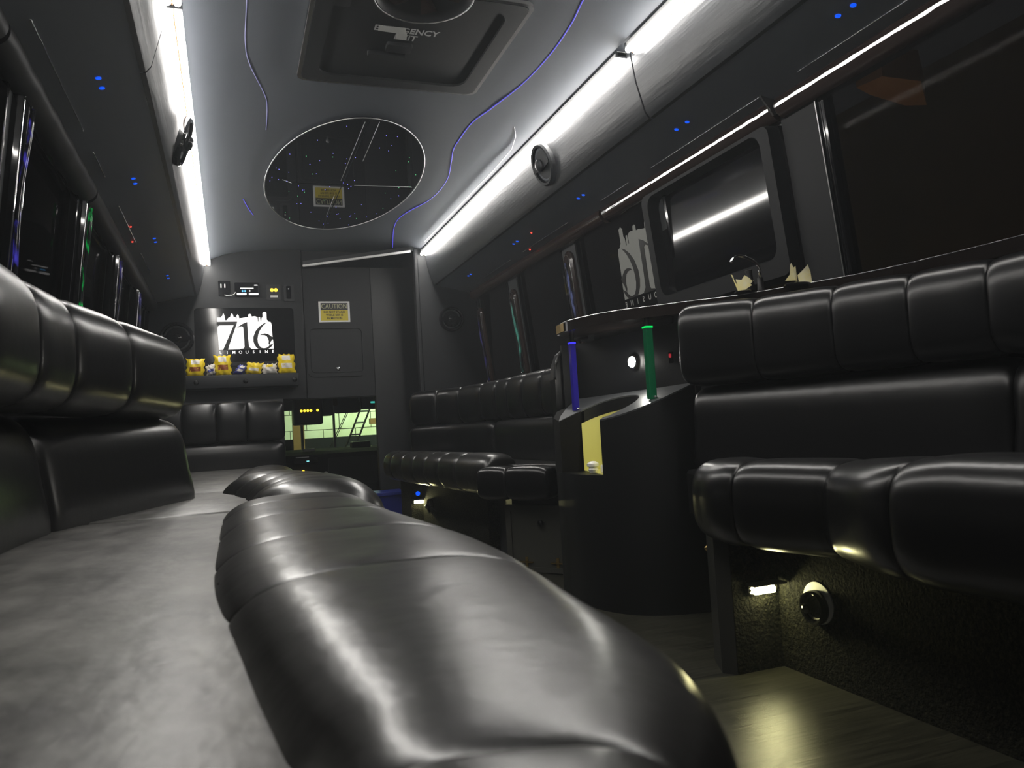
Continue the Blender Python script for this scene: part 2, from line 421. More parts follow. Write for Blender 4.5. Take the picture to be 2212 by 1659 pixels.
# soffits (trim_1, trim_2), their fascias and the glossy raceways
for s, nm, yend in ((1, 'right', 5.05), (-1, 'left', 5.46)):
    f = (lambda x: x) if s > 0 else mir
    k = 1 if s > 0 else 2
    bm = NB()
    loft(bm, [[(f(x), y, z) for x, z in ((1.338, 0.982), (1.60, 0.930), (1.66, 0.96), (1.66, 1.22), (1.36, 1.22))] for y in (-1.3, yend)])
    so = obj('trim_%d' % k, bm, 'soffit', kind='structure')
    fj = 2.18
    for (a, b) in ((-1.3, fj - 0.004), (fj + 0.004, yend)):       # two fascia boards with an open joint
        bm = NB()
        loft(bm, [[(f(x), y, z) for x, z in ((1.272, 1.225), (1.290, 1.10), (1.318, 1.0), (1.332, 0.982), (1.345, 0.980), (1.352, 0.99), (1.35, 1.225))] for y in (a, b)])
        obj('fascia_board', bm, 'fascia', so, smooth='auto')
    for i, (a, b) in enumerate(((-1.0, 1.865), (1.885, 3.02), (3.05, yend - 0.02))):
        r = 0.043
        pr = [(1.580, 0.944)] + [(1.612 + r * math.cos(math.radians(t)), 0.915 + r * 0.9 * math.sin(math.radians(t))) for t in range(160, 341, 15)] + [(1.66, 0.90), (1.66, 0.95)]
        bm = NB(); NY = 24
        loft(bm, [[(f(x + 0.0015 * math.sin(31 * y) + 0.001 * math.sin(77 * y)), y, z) for x, z in pr] for y in [a + (b - a) * q / NY for q in range(NY + 1)]])
        rc = obj('trim_%d' % (2 * i + 3 + (k - 1)), bm, 'rail' if s > 0 else 'raceway', kind='structure', smooth='auto')
        for (ba, bb) in (((-0.9, 1.715),), ((1.88, 2.53), (2.70, 2.95)), ((3.3, 3.9), (4.1, 4.6)))[i]:
            zz = 0.982 - (1.532 - 1.338) * 0.1985 - 0.0008
            bm = NB(); tube(bm, [(f(1.540), ba, zz + 0.003), (f(1.532), ba + 0.004, zz)] + [(f(1.532 + 0.0006 * math.sin(40 * y)), y, zz) for y in [ba + 0.02 + (bb - ba - 0.04) * q / 16 for q in range(17)]] + [(f(1.532), bb - 0.004, zz), (f(1.540), bb, zz + 0.003)], 0.0016, 6)
            obj('edge_bead', bm, 'chrome', rc, True)
        if i < 2 and s > 0:  # added ribbon tilted to catch the strip, shaped as the raceway's highlight
            bm = NB(); NN = 90; rb = random.Random(11 + i)
            ys_ = [a + 0.004 + (b - a - 0.008) * q / NN for q in range(NN + 1)]
            hw = [0.0034 + 0.0016 * rb.random() for _ in ys_]; wv = [0.0012 * rb.uniform(-1, 1) for _ in ys_]
            loft(bm, [[(f(1.5672 + wv[q] * 0.3 - 0.185 * h), y, 0.909 + wv[q] + h) for h in (-hw[q], hw[q])] + [(f(1.5735), y, 0.909 + h) for h in (hw[q], -hw[q])] for q, y in enumerate(ys_)])
            obj('highlight_ribbon', bm, 'highlight', rc, 'auto')
# ceiling wire cover on the right and front header
bm = NB(); tube(bm, [(1.168, 2.98, 1.252), (1.195, 3.04, 1.236), (1.215, 3.15, 1.222), (1.217, 3.4, 1.215), (1.217, 4.8, 1.215)], 0.0018, 8)
obj('trim_9', bm, 'steel', smooth=True, kind='structure')
bm = NB(); tube(bm, [(0.512, 5.42, 1.180), (1.178, 5.045, 1.208)], 0.0085, 8)
obj('trim_10', bm, 'white', smooth=True, kind='structure')
bm = NB(); slab(bm, [(0.512, 5.43, 1.186), (1.178, 5.055, 1.212), (1.36, 5.05, 1.212), (1.36, 5.5, 1.19), (0.512, 5.5, 1.186)], (0, 0, 0.03))
obj('trim_11', bm, 'panel', kind='structure')

# thin haze volume added to give the veiling glare of the strips
hm = bpy.data.materials.new('glare_haze'); hm.use_nodes = True; nt = hm.node_tree; nt.nodes.clear()
o_ = nt.nodes.new('ShaderNodeOutputMaterial'); v_ = nt.nodes.new('ShaderNodeVolumeScatter')
v_.inputs['Color'].default_value = (0.88, 0.94, 1.0, 1); v_.inputs['Density'].default_value = 0.009; v_.inputs['Anisotropy'].default_value = 0.5
nt.links.new(v_.outputs[0], o_.inputs['Volume'])
bm = NB(); box(bm, -0.90, 2.0, -1.36, 8.02, -0.66, 1.46); obj('haze', bm, hm, kind='stuff', label='thin haze added for the veiling glare around the light strips', cat='haze')
# front bulkhead
r_ = bpy.data.objects.new('wall_front', None); COL.objects.link(r_); r_.location = (0.3, 5.5, 0.3 + Z0); r_['kind'] = 'structure'
bm = NB(); box(bm, -0.60, 0.505, 5.465, 5.56, 0.27, 1.31, 0.008); obj('screen_panel', bm, 'panel', r_)
bm = NB(); box(bm, 0.505, 0.980, 5.485, 5.56, 0.27, 1.31, 0.006); obj('locker_panel', bm, 'panel', r_)
bm = NB(); box(bm, 0.980, 1.30, 5.495, 5.56, -0.60, 1.31); obj('side_panel', bm, 'panel_dark', r_)
bm = NB(); box(bm, -0.60, 0.335, 5.30, 5.34, -0.60, 0.27); obj('lower_panel', bm, 'panel_dark', r_)
r2 = bpy.data.objects.new('wall_partition', None); COL.objects.link(r2); r2.location = (1.45, 5.07, 0.3 + Z0); r2['kind'] = 'structure'
bm = NB(); box(bm, 1.225, 1.72, 5.055, 5.10, -0.60, 1.235); obj('partition_panel', bm, 'panel', r2)
bm = NB(); box(bm, 1.198, 1.228, 5.045, 5.11, -0.60, 1.23, 0.008); obj('corner_post', bm, 'panel', r2)

# ------------------------------------------------------------------ LED strip lights
def led_strip(x, z, s, y0, y1, label):
    t = thing('led_strip_light', (x, (y0 + y1) / 2, z), label, 'light', 'LED strip lights along the ceiling edges')
    bm = NB(); box(bm, x - 0.018, x + 0.018, y0, y1, z + 0.008, z + 0.022); obj('channel', bm, 'white', t)
    for dx in (-0.0125, 0.0125):
        pr = [(dx + 0.0095 * math.cos(2 * math.pi * q / 10), -0.002 + 0.0095 * math.sin(2 * math.pi * q / 10)) for q in range(10)]
        bm = NB(); loft(bm, [[(x + a, y, z + h) for a, h in pr] for y in (y0 + 0.004, y1 - 0.004)]); obj('diffuser', bm, 'strip', t)
    bm = NB(); box(bm, x - 0.0018, x + 0.0018, y0 + 0.01, y1 - 0.01, z - 0.012, z + 0.009); obj('diode_line', bm, 'amber_line', t)
    for y in (y0, y1 - 0.006):
        bm = NB(); box(bm, x - 0.024, x + 0.024, y, y + 0.004, z + 0.001, z + 0.020); obj('end_cap', bm, 'panel_dark', t)
led_strip(1.262, 1.188, 1, 2.205, 5.03, 'long white LED strip light on the right ceiling edge, running to the front partition')
led_strip(1.262, 1.188, 1, -0.70, 2.150, 'white LED strip on the right ceiling edge, cut off by the frame top')
led_strip(mir(1.262), 1.188, -1, 2.225, 5.44, 'long white LED strip light on the left ceiling edge, running to the front bulkhead')
led_strip(mir(1.262), 1.188, -1, -0.70, 2.195, 'white LED strip on the left ceiling edge, only its front tip in view')

# ------------------------------------------------------------------ benches
def seat_slab(bm, pts, z0, z1, bev=0.012):
    slab(bm, [(p[0], p[1], z0) for p in pts], (0, 0, z1 - z0))
    bmesh.ops.bevel(bm, geom=[e for e in bm.edges if abs(e.verts[0].co.z - z1) < 1e-5 and abs(e.verts[1].co.z - z1) < 1e-5], offset=bev, segments=3, affect='EDGES', profile=0.5)
    return bm
# --- left bench
B = thing('bench_seat', (-0.2, 1.0, -0.6), 'long black leather bench filling the left foreground, with pleated front roll and headrest', 'bench')
rollA = Path([(0.030, 0.02), (0.055, 0.14), (0.095, 0.28), (0.1257, 0.39), (0.131, 0.56), (0.135, 0.88), (0.126, 1.30), (0.126, 1.62), (0.132, 1.76)], -1)
def wideA(u):
    T = ((0, 0.12), (0.12, 0.30), (0.27, 0.56), (0.375, 0.78), (0.56, 0.927), (0.87, 1.126), (1.28, 1.07), (1.75, 1.05), (9, 1.05))
    for i in range(len(T) - 1):
        if u <= T[i + 1][0]:
            (a, b), (c, d_) = T[i], T[i + 1]
            m0 = (d_ - T[i - 1][1]) / (c - T[i - 1][0]) if i else (d_ - b) / (c - a)
            m1 = (T[i + 2][1] - b) / (T[i + 2][0] - a) if i + 2 < len(T) else 0.0
            h_ = c - a; t = (u - a) / h_
            return (2 * t ** 3 - 3 * t * t + 1) * b + (t ** 3 - 2 * t * t + t) * h_ * m0 + (3 * t * t - 2 * t ** 3) * d_ + (t ** 3 - t * t) * h_ * m1
pr = superprof(-0.150, 0.150, -0.300, -0.113, 3.1, 44)
panels(B, 'front_roll_panel', rollA, [0] + [rollA.u_of(0.13 if y > 0.4 else 0.095, y) for y in (0.27, 0.70, 1.0, 1.30, 1.56)] + [rollA.L[-1]], pr, 'leather_roll', ends=(0.02, 0.06), d=0.0022, n=32, w=0.02, wide=wideA)
rollB = Path([(0.155, 1.74), (0.176, 1.85), (0.186, 2.0), (0.176, 2.2), (0.14, 2.42), (0.10, 2.60)], -1)
prB = superprof(-0.160, 0.160, -0.300, -0.090, 2.35, 36)
panels(B, 'front_roll_panel', rollB, [0.0] + [rollB.u_of(0.16, y) for y in (1.90, 2.05, 2.22, 2.40)] + [rollB.L[-1]], prB, 'leather_roll', ends=(0.055, 0.05), d=0.008, n=20, w=0.035)
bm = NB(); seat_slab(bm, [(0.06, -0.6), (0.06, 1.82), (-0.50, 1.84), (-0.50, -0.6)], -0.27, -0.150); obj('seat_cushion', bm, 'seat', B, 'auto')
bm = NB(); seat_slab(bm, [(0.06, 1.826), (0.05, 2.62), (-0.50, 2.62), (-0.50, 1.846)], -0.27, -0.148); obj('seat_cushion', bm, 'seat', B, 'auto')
bolL = Path([(-0.395, 0.2), (-0.385, 0.8), (-0.375, 1.2), (-0.362, 1.5), (-0.338, 1.68), (-0.270, 1.98), (-0.178, 2.40)], -1)
prL = superprof(-0.085, 0.085, 0.075, 0.302, 2.9, 32)
panels(B, 'headrest_panel', bolL, [0] + [bolL.u_of(*p) for p in ((-0.385, 0.8), (-0.375, 1.2), (-0.368, 1.47), (-0.340, 1.66), (-0.270, 1.96))] + [bolL.L[-1]], prL, 'leather', ends=(0.02, 0.05), d=0.010, n=26, w=0.034)
lowL = Path([(-0.435, 0.2), (-0.43, 0.9), (-0.425, 1.4), (-0.415, 1.62), (-0.385, 1.80), (-0.31, 2.02), (-0.16, 2.44)], -1)
prl = superprof(-0.075, 0.075, -0.20, 0.082, 3.4, 32, lean=0.16)
panels(B, 'back_cushion', lowL, [0, lowL.u_of(-0.425, 1.2), lowL.u_of(-0.400, 1.74), lowL.L[-1]], prl, 'leather', ends=(0.02, 0.045), d=0.02, n=24)
bm = NB(); box(bm, -0.52, 0.10, -0.6, 2.55, -0.60, -0.27); obj('base', bm, 'carpet', B)
bm = NB(); slab(bm, [(-0.53, -0.6, -0.2), (-0.53, 2.6, -0.2), (-0.30, 2.6, -0.2), (-0.46, 1.8, -0.2), (-0.49, -0.6, -0.2)], (0, 0, 0.42)); obj('back_shell', bm, 'panel_dark', B)
bm = NB()                                              # loose thread at the seat seam
tube(bm, [(0.002, 0.88, -0.148), (-0.012, 0.885, -0.142), (-0.018, 0.875, -0.145), (-0.008, 0.868, -0.147), (-0.016, 0.862, -0.148)], 0.0006, 5); obj('loose_thread', bm, 'black_print', B)

# --- corner bench against the bulkhead
B = thing('bench_seat', (-0.1, 4.2, -0.6), 'black leather corner bench below the screen, its headrest of wide pleats facing the rear', 'bench')
pC = Path([(-0.44, 5.14), (-0.3, 5.14), (0.0, 5.14), (0.325, 5.14)], -1)
panels(B, 'headrest_panel', pC, [0, 0.17, 0.365, 0.54, pC.L[-1]], superprof(-0.075, 0.085, 0.0, 0.255, 3.4, 28), 'leather', ends=(0.02, 0.02), d=0.009, w=0.03)
panels(B, 'back_cushion', pC, [0, pC.L[-1]], superprof(-0.085, 0.065, -0.22, 0.006, 3.4, 28), 'leather', ends=(0.02, 0.03))
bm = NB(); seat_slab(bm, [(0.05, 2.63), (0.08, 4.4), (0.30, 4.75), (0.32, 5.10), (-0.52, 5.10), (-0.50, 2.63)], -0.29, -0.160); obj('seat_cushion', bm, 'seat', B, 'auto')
rollC = Path([(0.10, 2.62), (0.115, 2.9), (0.125, 3.2), (0.14, 3.6), (0.165, 4.0), (0.185, 4.35)], -1)
panels(B, 'front_roll_panel', rollC, [0.25] + [rollC.u_of(*p) for p in ((0.125, 3.15), (0.133, 3.35), (0.14, 3.58), (0.152, 3.82), (0.17, 4.08))] + [rollC.L[-1]], superprof(-0.14, 0.14, -0.29, -0.124, 2.35, 30), 'leather_roll', ends=(0.07, 0.05), d=0.009, w=0.035)
bm = NB(); slab(bm, [(0.10, 2.63, -0.6), (0.26, 4.5, -0.6), (0.30, 5.2, -0.6), (-0.52, 5.2, -0.6), (-0.52, 2.63, -0.6)], (0, 0, 0.31)); obj('base', bm, 'carpet', B)

# --- right bench near the camera
B = thing('bench_seat', (1.3, 1.0, -0.6), 'black leather bench before the right counter, with a speaker in its carpeted base', 'bench')
bolR = Path([(1.300, 2.00), (1.405, 1.79), (1.459, 1.540), (1.492, 1.321), (1.503, 1.13), (1.505, 0.8), (1.505, -0.2)], -1)
prR = superprof(-0.045, 0.078, 0.082, 0.325, 3.0, 32)
def ztR(u): return 1.02 - 0.19 * min(u, 0.95) / 0.95
panels(B, 'headrest_panel', bolR, [0] + [bolR.u_of(*p) for p in ((1.405, 1.775), (1.459, 1.530), (1.492, 1.325), (1.503, 1.13), (1.505, 0.8), (1.505, 0.4))] + [bolR.L[-1]], prR, 'leather', ends=(0.022, 0.02), d=0.0095, ztop=ztR, n=26, w=0.03)
panels(B, 'back_cushion', bolR, [0.01, bolR.u_of(1.503, 1.13), bolR.u_of(1.505, 0.4), bolR.L[-1]], superprof(-0.09, 0.045, -0.20, 0.088, 3.4, 32, lean=0.10), 'leather', ends=(0.02, 0.02), d=0.02, n=24)
rollR = Path([(1.078, 1.565), (1.066, 1.50), (1.056, 1.40), (1.105, 1.17), (1.042, 0.95), (1.05, 0.7), (1.05, -0.2)], -1)
def ztS(u): return 1.0 + 0.10 * min(max((u - 0.42) / 0.3, 0), 1)
panels(B, 'front_roll_panel', rollR, [0] + [rollR.u_of(*p) for p in ((1.056, 1.395), (1.105, 1.17), (1.042, 0.945), (1.05, 0.7), (1.05, 0.4))] + [rollR.L[-1]], superprof(-0.10, 0.085, -0.290, -0.100, 3.0, 36), 'leather', ends=(0.022, 0.02), d=0.008, ztop=ztS, n=26, w=0.026)
bm = NB(); seat_slab(bm, [(1.07, 1.53), (1.08, 1.2), (1.05, 0.9), (1.03, -0.3), (1.60, -0.3), (1.52, 1.3), (1.36, 1.95), (1.20, 1.90)], -0.27, -0.150); obj('seat_cushion', bm, 'leather', B, 'auto')
bm = NB(); box(bm, 1.203, 1.60, -0.3, 1.545, -0.60, -0.262); obj('base', bm, 'carpet', B)
bm = NB(); slab(bm, [(1.075, 1.545, -0.6), (1.203, 1.545, -0.6), (1.60, 1.545, -0.6), (1.60, 1.64, -0.6), (1.12, 1.64, -0.6)], (0, 0, 0.338)); obj('end_panel', bm, 'carpet', B)
bm = NB(); slab(bm, [(1.052, 1.575, -0.6), (1.073, 1.545, -0.6), (1.11, 1.65, -0.6), (1.09, 1.66, -0.6)], (0, 0, 0.31)); obj('edge_trim', bm, 'piping', B)
bm = NB(); slab(bm, [(1.36, 2.0, -0.2), (1.60, 1.6, -0.2), (1.66, 0.9, -0.2), (1.66, -0.3, -0.2), (1.58, -0.3, -0.2), (1.58, 1.0, -0.2), (1.53, 1.55, -0.2)], (0, 0, 0.46)); obj('back_shell', bm, 'panel_dark', B)

# --- right bench at the front
B = thing('bench_seat', (1.25, 4.0, -0.6), 'black leather curved bench at the front right, narrow pleats, between bar and partition', 'bench')
bolF = Path([(1.105, 4.80), (1.19, 4.64), (1.30, 4.42), (1.365, 3.98), (1.372, 3.55), (1.376, 3.15), (1.37, 2.86)], 1)
sF = [0] + [bolF.u_of(*p) for p in ((1.215, 4.59), (1.315, 4.36), (1.355, 4.08), (1.368, 3.86), (1.37, 3.68), (1.373, 3.45), (1.376, 3.24))] + [bolF.L[-1]]
panels(B, 'headrest_panel', bolF, sF, superprof(-0.07, 0.07, 0.032, 0.252, 3.2, 26), 'leather', ends=(0.02, 0.015), d=0.008, n=16, w=0.025)
panels(B, 'back_cushion', bolF, [0.0, bolF.u_of(1.368, 3.88), bolF.L[-1]], superprof(-0.08, 0.05, -0.22, 0.038, 3.4, 26, lean=0.1), 'leather', ends=(0.02, 0.02), d=0.02)
rollF = Path([(0.985, 4.90), (0.99, 4.6), (1.01, 4.2), (1.03, 3.8), (1.05, 3.4), (1.075, 3.12)], 1)
panels(B, 'front_roll_panel', rollF, [0] + [rollF.u_of(*p) for p in ((0.99, 4.66), (1.0, 4.42), (1.01, 4.18), (1.022, 3.94), (1.035, 3.7), (1.047, 3.46))] + [rollF.L[-1]], superprof(-0.10, 0.085, -0.29, -0.108, 2.4, 28), 'leather_roll', ends=(0.05, 0.02), d=0.008, n=16, w=0.028)
endF = Path([(1.02, 3.15), (1.10, 3.02), (1.215, 2.845)], 1)
panels(B, 'end_cushion', endF, [0, 0.16, endF.L[-1]], superprof(-0.10, 0.02, -0.30, -0.158, 3.6, 28), 'leather', ends=(0.02, 0.02), d=0.01)
bm = NB(); seat_slab(bm, [(1.0, 4.86), (1.02, 4.2), (1.06, 3.3), (1.12, 3.02), (1.24, 2.83), (1.40, 2.83), (1.36, 4.2), (1.20, 4.80)], -0.29, -0.160); obj('seat_cushion', bm, 'leather', B, 'auto')
bm = NB(); slab(bm, [(1.083, 4.66, -0.6), (1.111, 3.47, -0.6), (1.60, 3.47, -0.6), (1.60, 4.66, -0.6)], (0, 0, 0.315)); obj('base', bm, 'carpet', B)
bm = NB(); box(bm, 1.012, 1.30, 4.665, 4.95, -0.60, -0.285); obj('end_panel', bm, 'carpet', B)
bm = NB(); slab(bm, [(1.16, 3.46, -0.6), (1.10, 3.10, -0.6), (1.27, 2.86, -0.6), (1.60, 2.86, -0.6), (1.60, 3.46, -0.6)], (0, 0, 0.31)); obj('drawer_carcass', bm, 'panel_dark', B)
d = Vector((1.240 - 1.052, 2.832 - 3.076, 0)); L = d.length; d.normalize(); nrm = Vector((d.y, -d.x, 0)); nrm = nrm if nrm.x < 0 else -nrm
p0 = Vector((1.066, 3.084, 0))
def onface(a, z, h=0.0): return p0 + d * a + nrm * h + Vector((0, 0, z))
bm = NB(); slab(bm, [onface(0, -0.595), onface(L, -0.595), onface(L, -0.325), onface(0, -0.325)], -nrm * 0.02)
df = obj('drawer_front', bm, 'drawer', B)
bm = NB()
for q in ((0.0, 0.025, -0.595, -0.325), (L - 0.02, L, -0.595, -0.325), (0.025, L - 0.02, -0.35, -0.325), (0.025, L - 0.02, -0.595, -0.575)):
    slab(bm, [onface(q[0], q[2]), onface(q[1], q[2]), onface(q[1], q[3]), onface(q[0], q[3])], nrm * 0.006)
obj('drawer_frame', bm, 'drawer', df)
bm = NB(); lathe(bm, onface(0.175, -0.395, 0.0), nrm, [(0.006, 0), (0.006, 0.012), (0.013, 0.016), (0.013, 0.024), (0.004, 0.028)], 16); obj('knob', bm, 'black_metal', df, True)
for a in (0.09, 0.235):
    bm = NB(); slab(bm, [onface(a - 0.03, -0.558, 0), onface(a + 0.03, -0.558, 0), onface(a + 0.03, -0.553, 0), onface(a - 0.03, -0.553, 0)], nrm * 0.008)
    slab(bm, [onface(a - 0.006, -0.580, 0), onface(a + 0.006, -0.580, 0), onface(a + 0.006, -0.535, 0), onface(a - 0.006, -0.535, 0)], nrm * 0.004)
    obj('hinge', bm, 'brass', df)
# divider beside the bar
bm = NB(); ol = [(1.188, -0.28), (1.186, 0.17), (1.192, 0.225), (1.212, 0.268), (1.245, 0.292), (1.29, 0.298), (1.34, 0.298), (1.34, -0.28)]
slab(bm, [(x, 2.76, z) for x, z in ol], (0, 0.05, 0))
D = obj('seat_divider', bm, 'leather', label='black leather divider with rounded top corner between front bench and bar', cat='divider')
bm = NB(); tube(bm, crom([(x - 0.001, 2.758, z) for x, z in ol[1:7]], 4), 0.006, 8); obj('piping', bm, 'piping', D, True)

# ------------------------------------------------------------------ the bar
B = thing('bar_cabinet', (1.2, 2.3, -0.6), 'black curved bar cabinet with a sloping deck and a lit yellow ice well', 'bar')
def dz(x, y): return 0.005 + 0.417 * (x - 1.08) + 0.041 * (y - 2.5)
outer = crom([(1.086, 2.517), (1.076, 2.38), (1.092, 2.27), (1.128, 2.185), (1.180, 2.128), (1.25, 2.090), (1.356, 2.066)], 5)
outer = [(p[0], p[1]) for p in [(*q,) if not isinstance(q, Vector) else (q.x, q.y) for q in [Vector((v.x, v.y, 0)) if isinstance(v, Vector) else v for v in outer]]] if False else [(v[0], v[1]) for v in crom([(a, b, 0) for a, b in [(1.086, 2.517), (1.076, 2.38), (1.092, 2.27), (1.128, 2.185), (1.180, 2.128), (1.25, 2.090), (1.356, 2.066)]], 5)]
backp = [(1.60, 2.066), (1.60, 2.74), (1.20, 2.74), (1.11, 2.62)]
SLOT0, SLOT1, SB = 2.505, 2.238, -0.172          # the slot runs between these Y and down to this height
def in_slot(y): return y > SLOT1
wall_pts = outer + backp
# lower shell, all round
bm = NB(); n_ = len(wall_pts)
slab(bm, [(x, y, -0.60) for x, y in wall_pts], (0, 0, SB + 0.60)); obj('lower_body', bm, 'bar', B, 'auto')
# upper shell right of the slot, and the thick block left of it
seg = [p for p in outer if p[1] <= SLOT1 + 0.001]
inner = [(p[0] + 0.022, p[1] + 0.016) for p in seg]
bm = NB()
rings = []
for (o_, i_) in zip(seg, inner):
    rings.append([(o_[0], o_[1], SB), (o_[0], o_[1], dz(*o_) - 0.001), (i_[0], i_[1], dz(*i_) - 0.001), (i_[0], i_[1], SB)])
loft(bm, rings); obj('front_shell', bm, 'bar', B, 'auto')
bm = NB(); blk = [(1.086, 2.512), (1.165, 2.500), (1.24, 2.56), (1.24, 2.70), (1.16, 2.70), (1.11, 2.62)]
loft(bm, [[(x - (0.022 if 1.16 < x < 1.17 else 0), y, SB) for x, y in blk], [(x, y, dz(x, y) - 0.002) for x, y in blk]]); obj('corner_post', bm, 'velvet', B)
# deck with its hole
hole = [(v[0], v[1]) for v in crom([(a, b, 0) for a, b in [(1.165, 2.500), (1.222, 2.478), (1.262, 2.42), (1.280, 2.34), (1.272, 2.268), (1.235, 2.225), (1.19, 2.214), (1.145, 2.222), (1.108, 2.238)]], 4)]
out_front = [p for p in outer if p[1] <= SLOT1 + 0.001]
bm = NB()
deck_poly = [(1.086, 2.517)] + hole + out_front + [(1.356, 2.08), (1.335, 2.20), (1.275, 2.62), (1.262, 2.74), (1.18, 2.66), (1.12, 2.58)]
a = [bm.verts.new((x, y, dz(x, y) - 0.005)) for x, y in deck_poly]; b = [bm.verts.new((x, y, dz(x, y))) for x, y in deck_poly]
fa = bm.faces.new(a); fb = bm.faces.new(b[::-1])
for i in range(len(a)): bm.faces.new((a[i], b[i], b[(i + 1) % len(a)], a[(i + 1) % len(a)]))
bm.normal_update(); bmesh.ops.triangulate(bm, faces=[fa, fb])
obj('deck', bm, 'deck', B)
bm = NB()                                        # dark rim below the hole, cream liner below that
rimp = hole[1:]
loft(bm, [[(x, y, dz(x, y) - 0.0045), (x, y, dz(x, y) - 0.046), (x + 0.004, y + 0.003, dz(x, y) - 0.046), (x + 0.004, y + 0.003, dz(x, y) - 0.0045)] for x, y in rimp])
obj('well_rim', bm, 'bar', B, 'auto')
bm = NB()
lin = [(CXh := 1.20) + (x - 1.20) * 1.0 for x, y in hole]
loft(bm, [[(x, y, dz(x, y) - 0.045), (x, y, SB + 0.001), (x + 0.006, y + 0.004, SB + 0.001), (x + 0.006, y + 0.004, dz(x, y) - 0.045)] for x, y in hole[0:-2]])
obj('well_liner', bm, 'cream', B, 'auto')
bm = NB(); slab(bm, [(x, y, SB + 0.0005) for x, y in hole], (0, 0, 0.003)); bm.normal_update(); bmesh.ops.triangulate(bm, faces=[f for f in bm.faces if len(f.verts) > 4]); obj('well_floor', bm, 'cream', B)
bm = NB(); lathe(bm, (1.215, 2.232, 0.010), (-0.25, 0.72, -0.65), [(0.011, 0.0), (0.011, 0.005), (0.006, 0.008)], 14); obj('well_lamp', bm, 'well', B, label='small warm lamp under the rim')
# back panel of the bar, between deck and counter
bm = NB(); slab(bm, [(1.262, 2.74, -0.05), (1.356, 2.06, -0.05), (1.356, 2.06, 0.300), (1.262, 2.74, 0.300)], (0.02, 0.003, 0)); obj('back_panel', bm, 'bar', B)
bm = NB(); slab(bm, [(1.215, 2.745, -0.28), (1.262, 2.74, -0.28), (1.262, 2.74, 0.300), (1.215, 2.745, 0.300)], (0, 0.012, 0)); obj('side_panel', bm, 'bar', B)
bpN = Vector((-0.68, -0.094, 0)).normalized()
for nm_, c in (('bar_body_door_bolt', (1.075, 1.95, -0.33)),):
    pass
# counter slab
top = [(v[0], v[1]) for v in crom([(a, b, 0) for a, b in [(1.106, 2.53), (1.094, 2.41), (1.112, 2.32), (1.141, 2.238), (1.187, 2.164), (1.24, 2.110), (1.315, 2.026), (1.43, 1.905), (1.52, 1.725), (1.585, 1.56), (1.622, 1.30), (1.63, 0.9)]], 4)]
poly = top + [(1.655, 0.9), (1.655, 2.75), (1.30, 2.75)]
bm = NB(); slab(bm, [(x, y, 0.313) for x, y in poly], (0, 0, 0.034)); bm.normal_update(); bmesh.ops.triangulate(bm, faces=[f for f in bm.faces if len(f.verts) > 4])
K = obj('bar_counter', bm, 'counter', label='glossy black bar counter top curving from the window wall over the bar', cat='counter')
bm = NB(); tube(bm, [(x, y, 0.347) for x, y in top], 0.0013, 6); obj('edge_trim', bm, 'chrome', K, True)
bm = NB(); loft(bm, [[(x - 0.001, y - 0.001, z) for z in (0.316, 0.345)] + [(x - 0.004, y - 0.004, z) for z in (0.345, 0.316)] for x, y in top[:4]]); obj('end_plate', bm, 'brass', K)
# acrylic posts
def post(x, y, w_, mm, me, label):
    zb = dz(x, y)
    t = thing('acrylic_post', (x, y, zb), label, 'post', 'acrylic posts between deck and counter')
    bm = NB(); box(bm, x - w_ / 2, x + w_ / 2, y - w_ / 2, y + w_ / 2, zb - 0.001, 0.287, 0.0025); obj('rod', bm, mm, t)
    bm = NB(); box(bm, x - w_ / 2 - 0.0006, x + w_ / 2 + 0.0006, y - w_ / 2 - 0.0006, y + w_ / 2 + 0.0006, 0.283, 0.2885); obj('glowing_edge', bm, me, t)
    bm = NB(); lathe(bm, (x, y, 0.2885), (0, 0, 1), [(w_ * 0.42, 0), (w_ * 0.42, 0.0245)], 14); obj('cap', bm, 'black_metal', t, 'auto')
    bm = NB(); lathe(bm, (x + w_ * 0.1, y - w_ * 0.5 - 0.004, zb + 0.004), (0, 0, 1), [(0.006, 0), (0.006, 0.004), (0.001, 0.006)], 12); obj('fixing_screw', bm, 'chrome', t, True)
post(1.168, 2.545, 0.021, 'acr_blue', 'acr_blue_edge', 'blue lit acrylic post at the front corner of the bar')
post(1.246, 2.140, 0.024, 'acr_green', 'acr_green_edge', 'green lit acrylic post at the rear edge of the bar')
# puck lamp and rocker switch on the back panel
def on_panel(y, z, h): return Vector((1.262 + (2.74 - y) * 0.138, y, z)) + bpN * h
t = thing('puck_light', on_panel(2.36, 0.196, 0), 'bright round puck light on the panel between the acrylic posts', 'light')
bm = NB(); lathe(bm, on_panel(2.36, 0.196, 0), bpN, [(0.025, 0), (0.025, 0.007), (0.020, 0.010)], 24); obj('bezel', bm, 'chrome', t, 'auto')
bm = NB(); lathe(bm, on_panel(2.36, 0.196, 0.009), bpN, [(0.019, 0), (0.018, 0.004), (0.001, 0.006)], 24); obj('lens', bm, 'puck', t, True)
t = thing('rocker_switch', on_panel(2.165, 0.19, 0), 'small black rocker switch with red lens beside the green post', 'switch')
bm = NB(); r3, u3, n3 = frame_axes(bpN); plate(bm, on_panel(2.165, 0.19, 0), bpN, rrect(0.018, 0.036, 0.002), 0.004); obj('plate', bm, 'gloss', t)
bm = NB(); plate(bm, on_panel(2.165, 0.196, 0.004), bpN, rrect(0.007, 0.013, 0.003), 0.004); obj('lens', bm, 'red_lens', t)
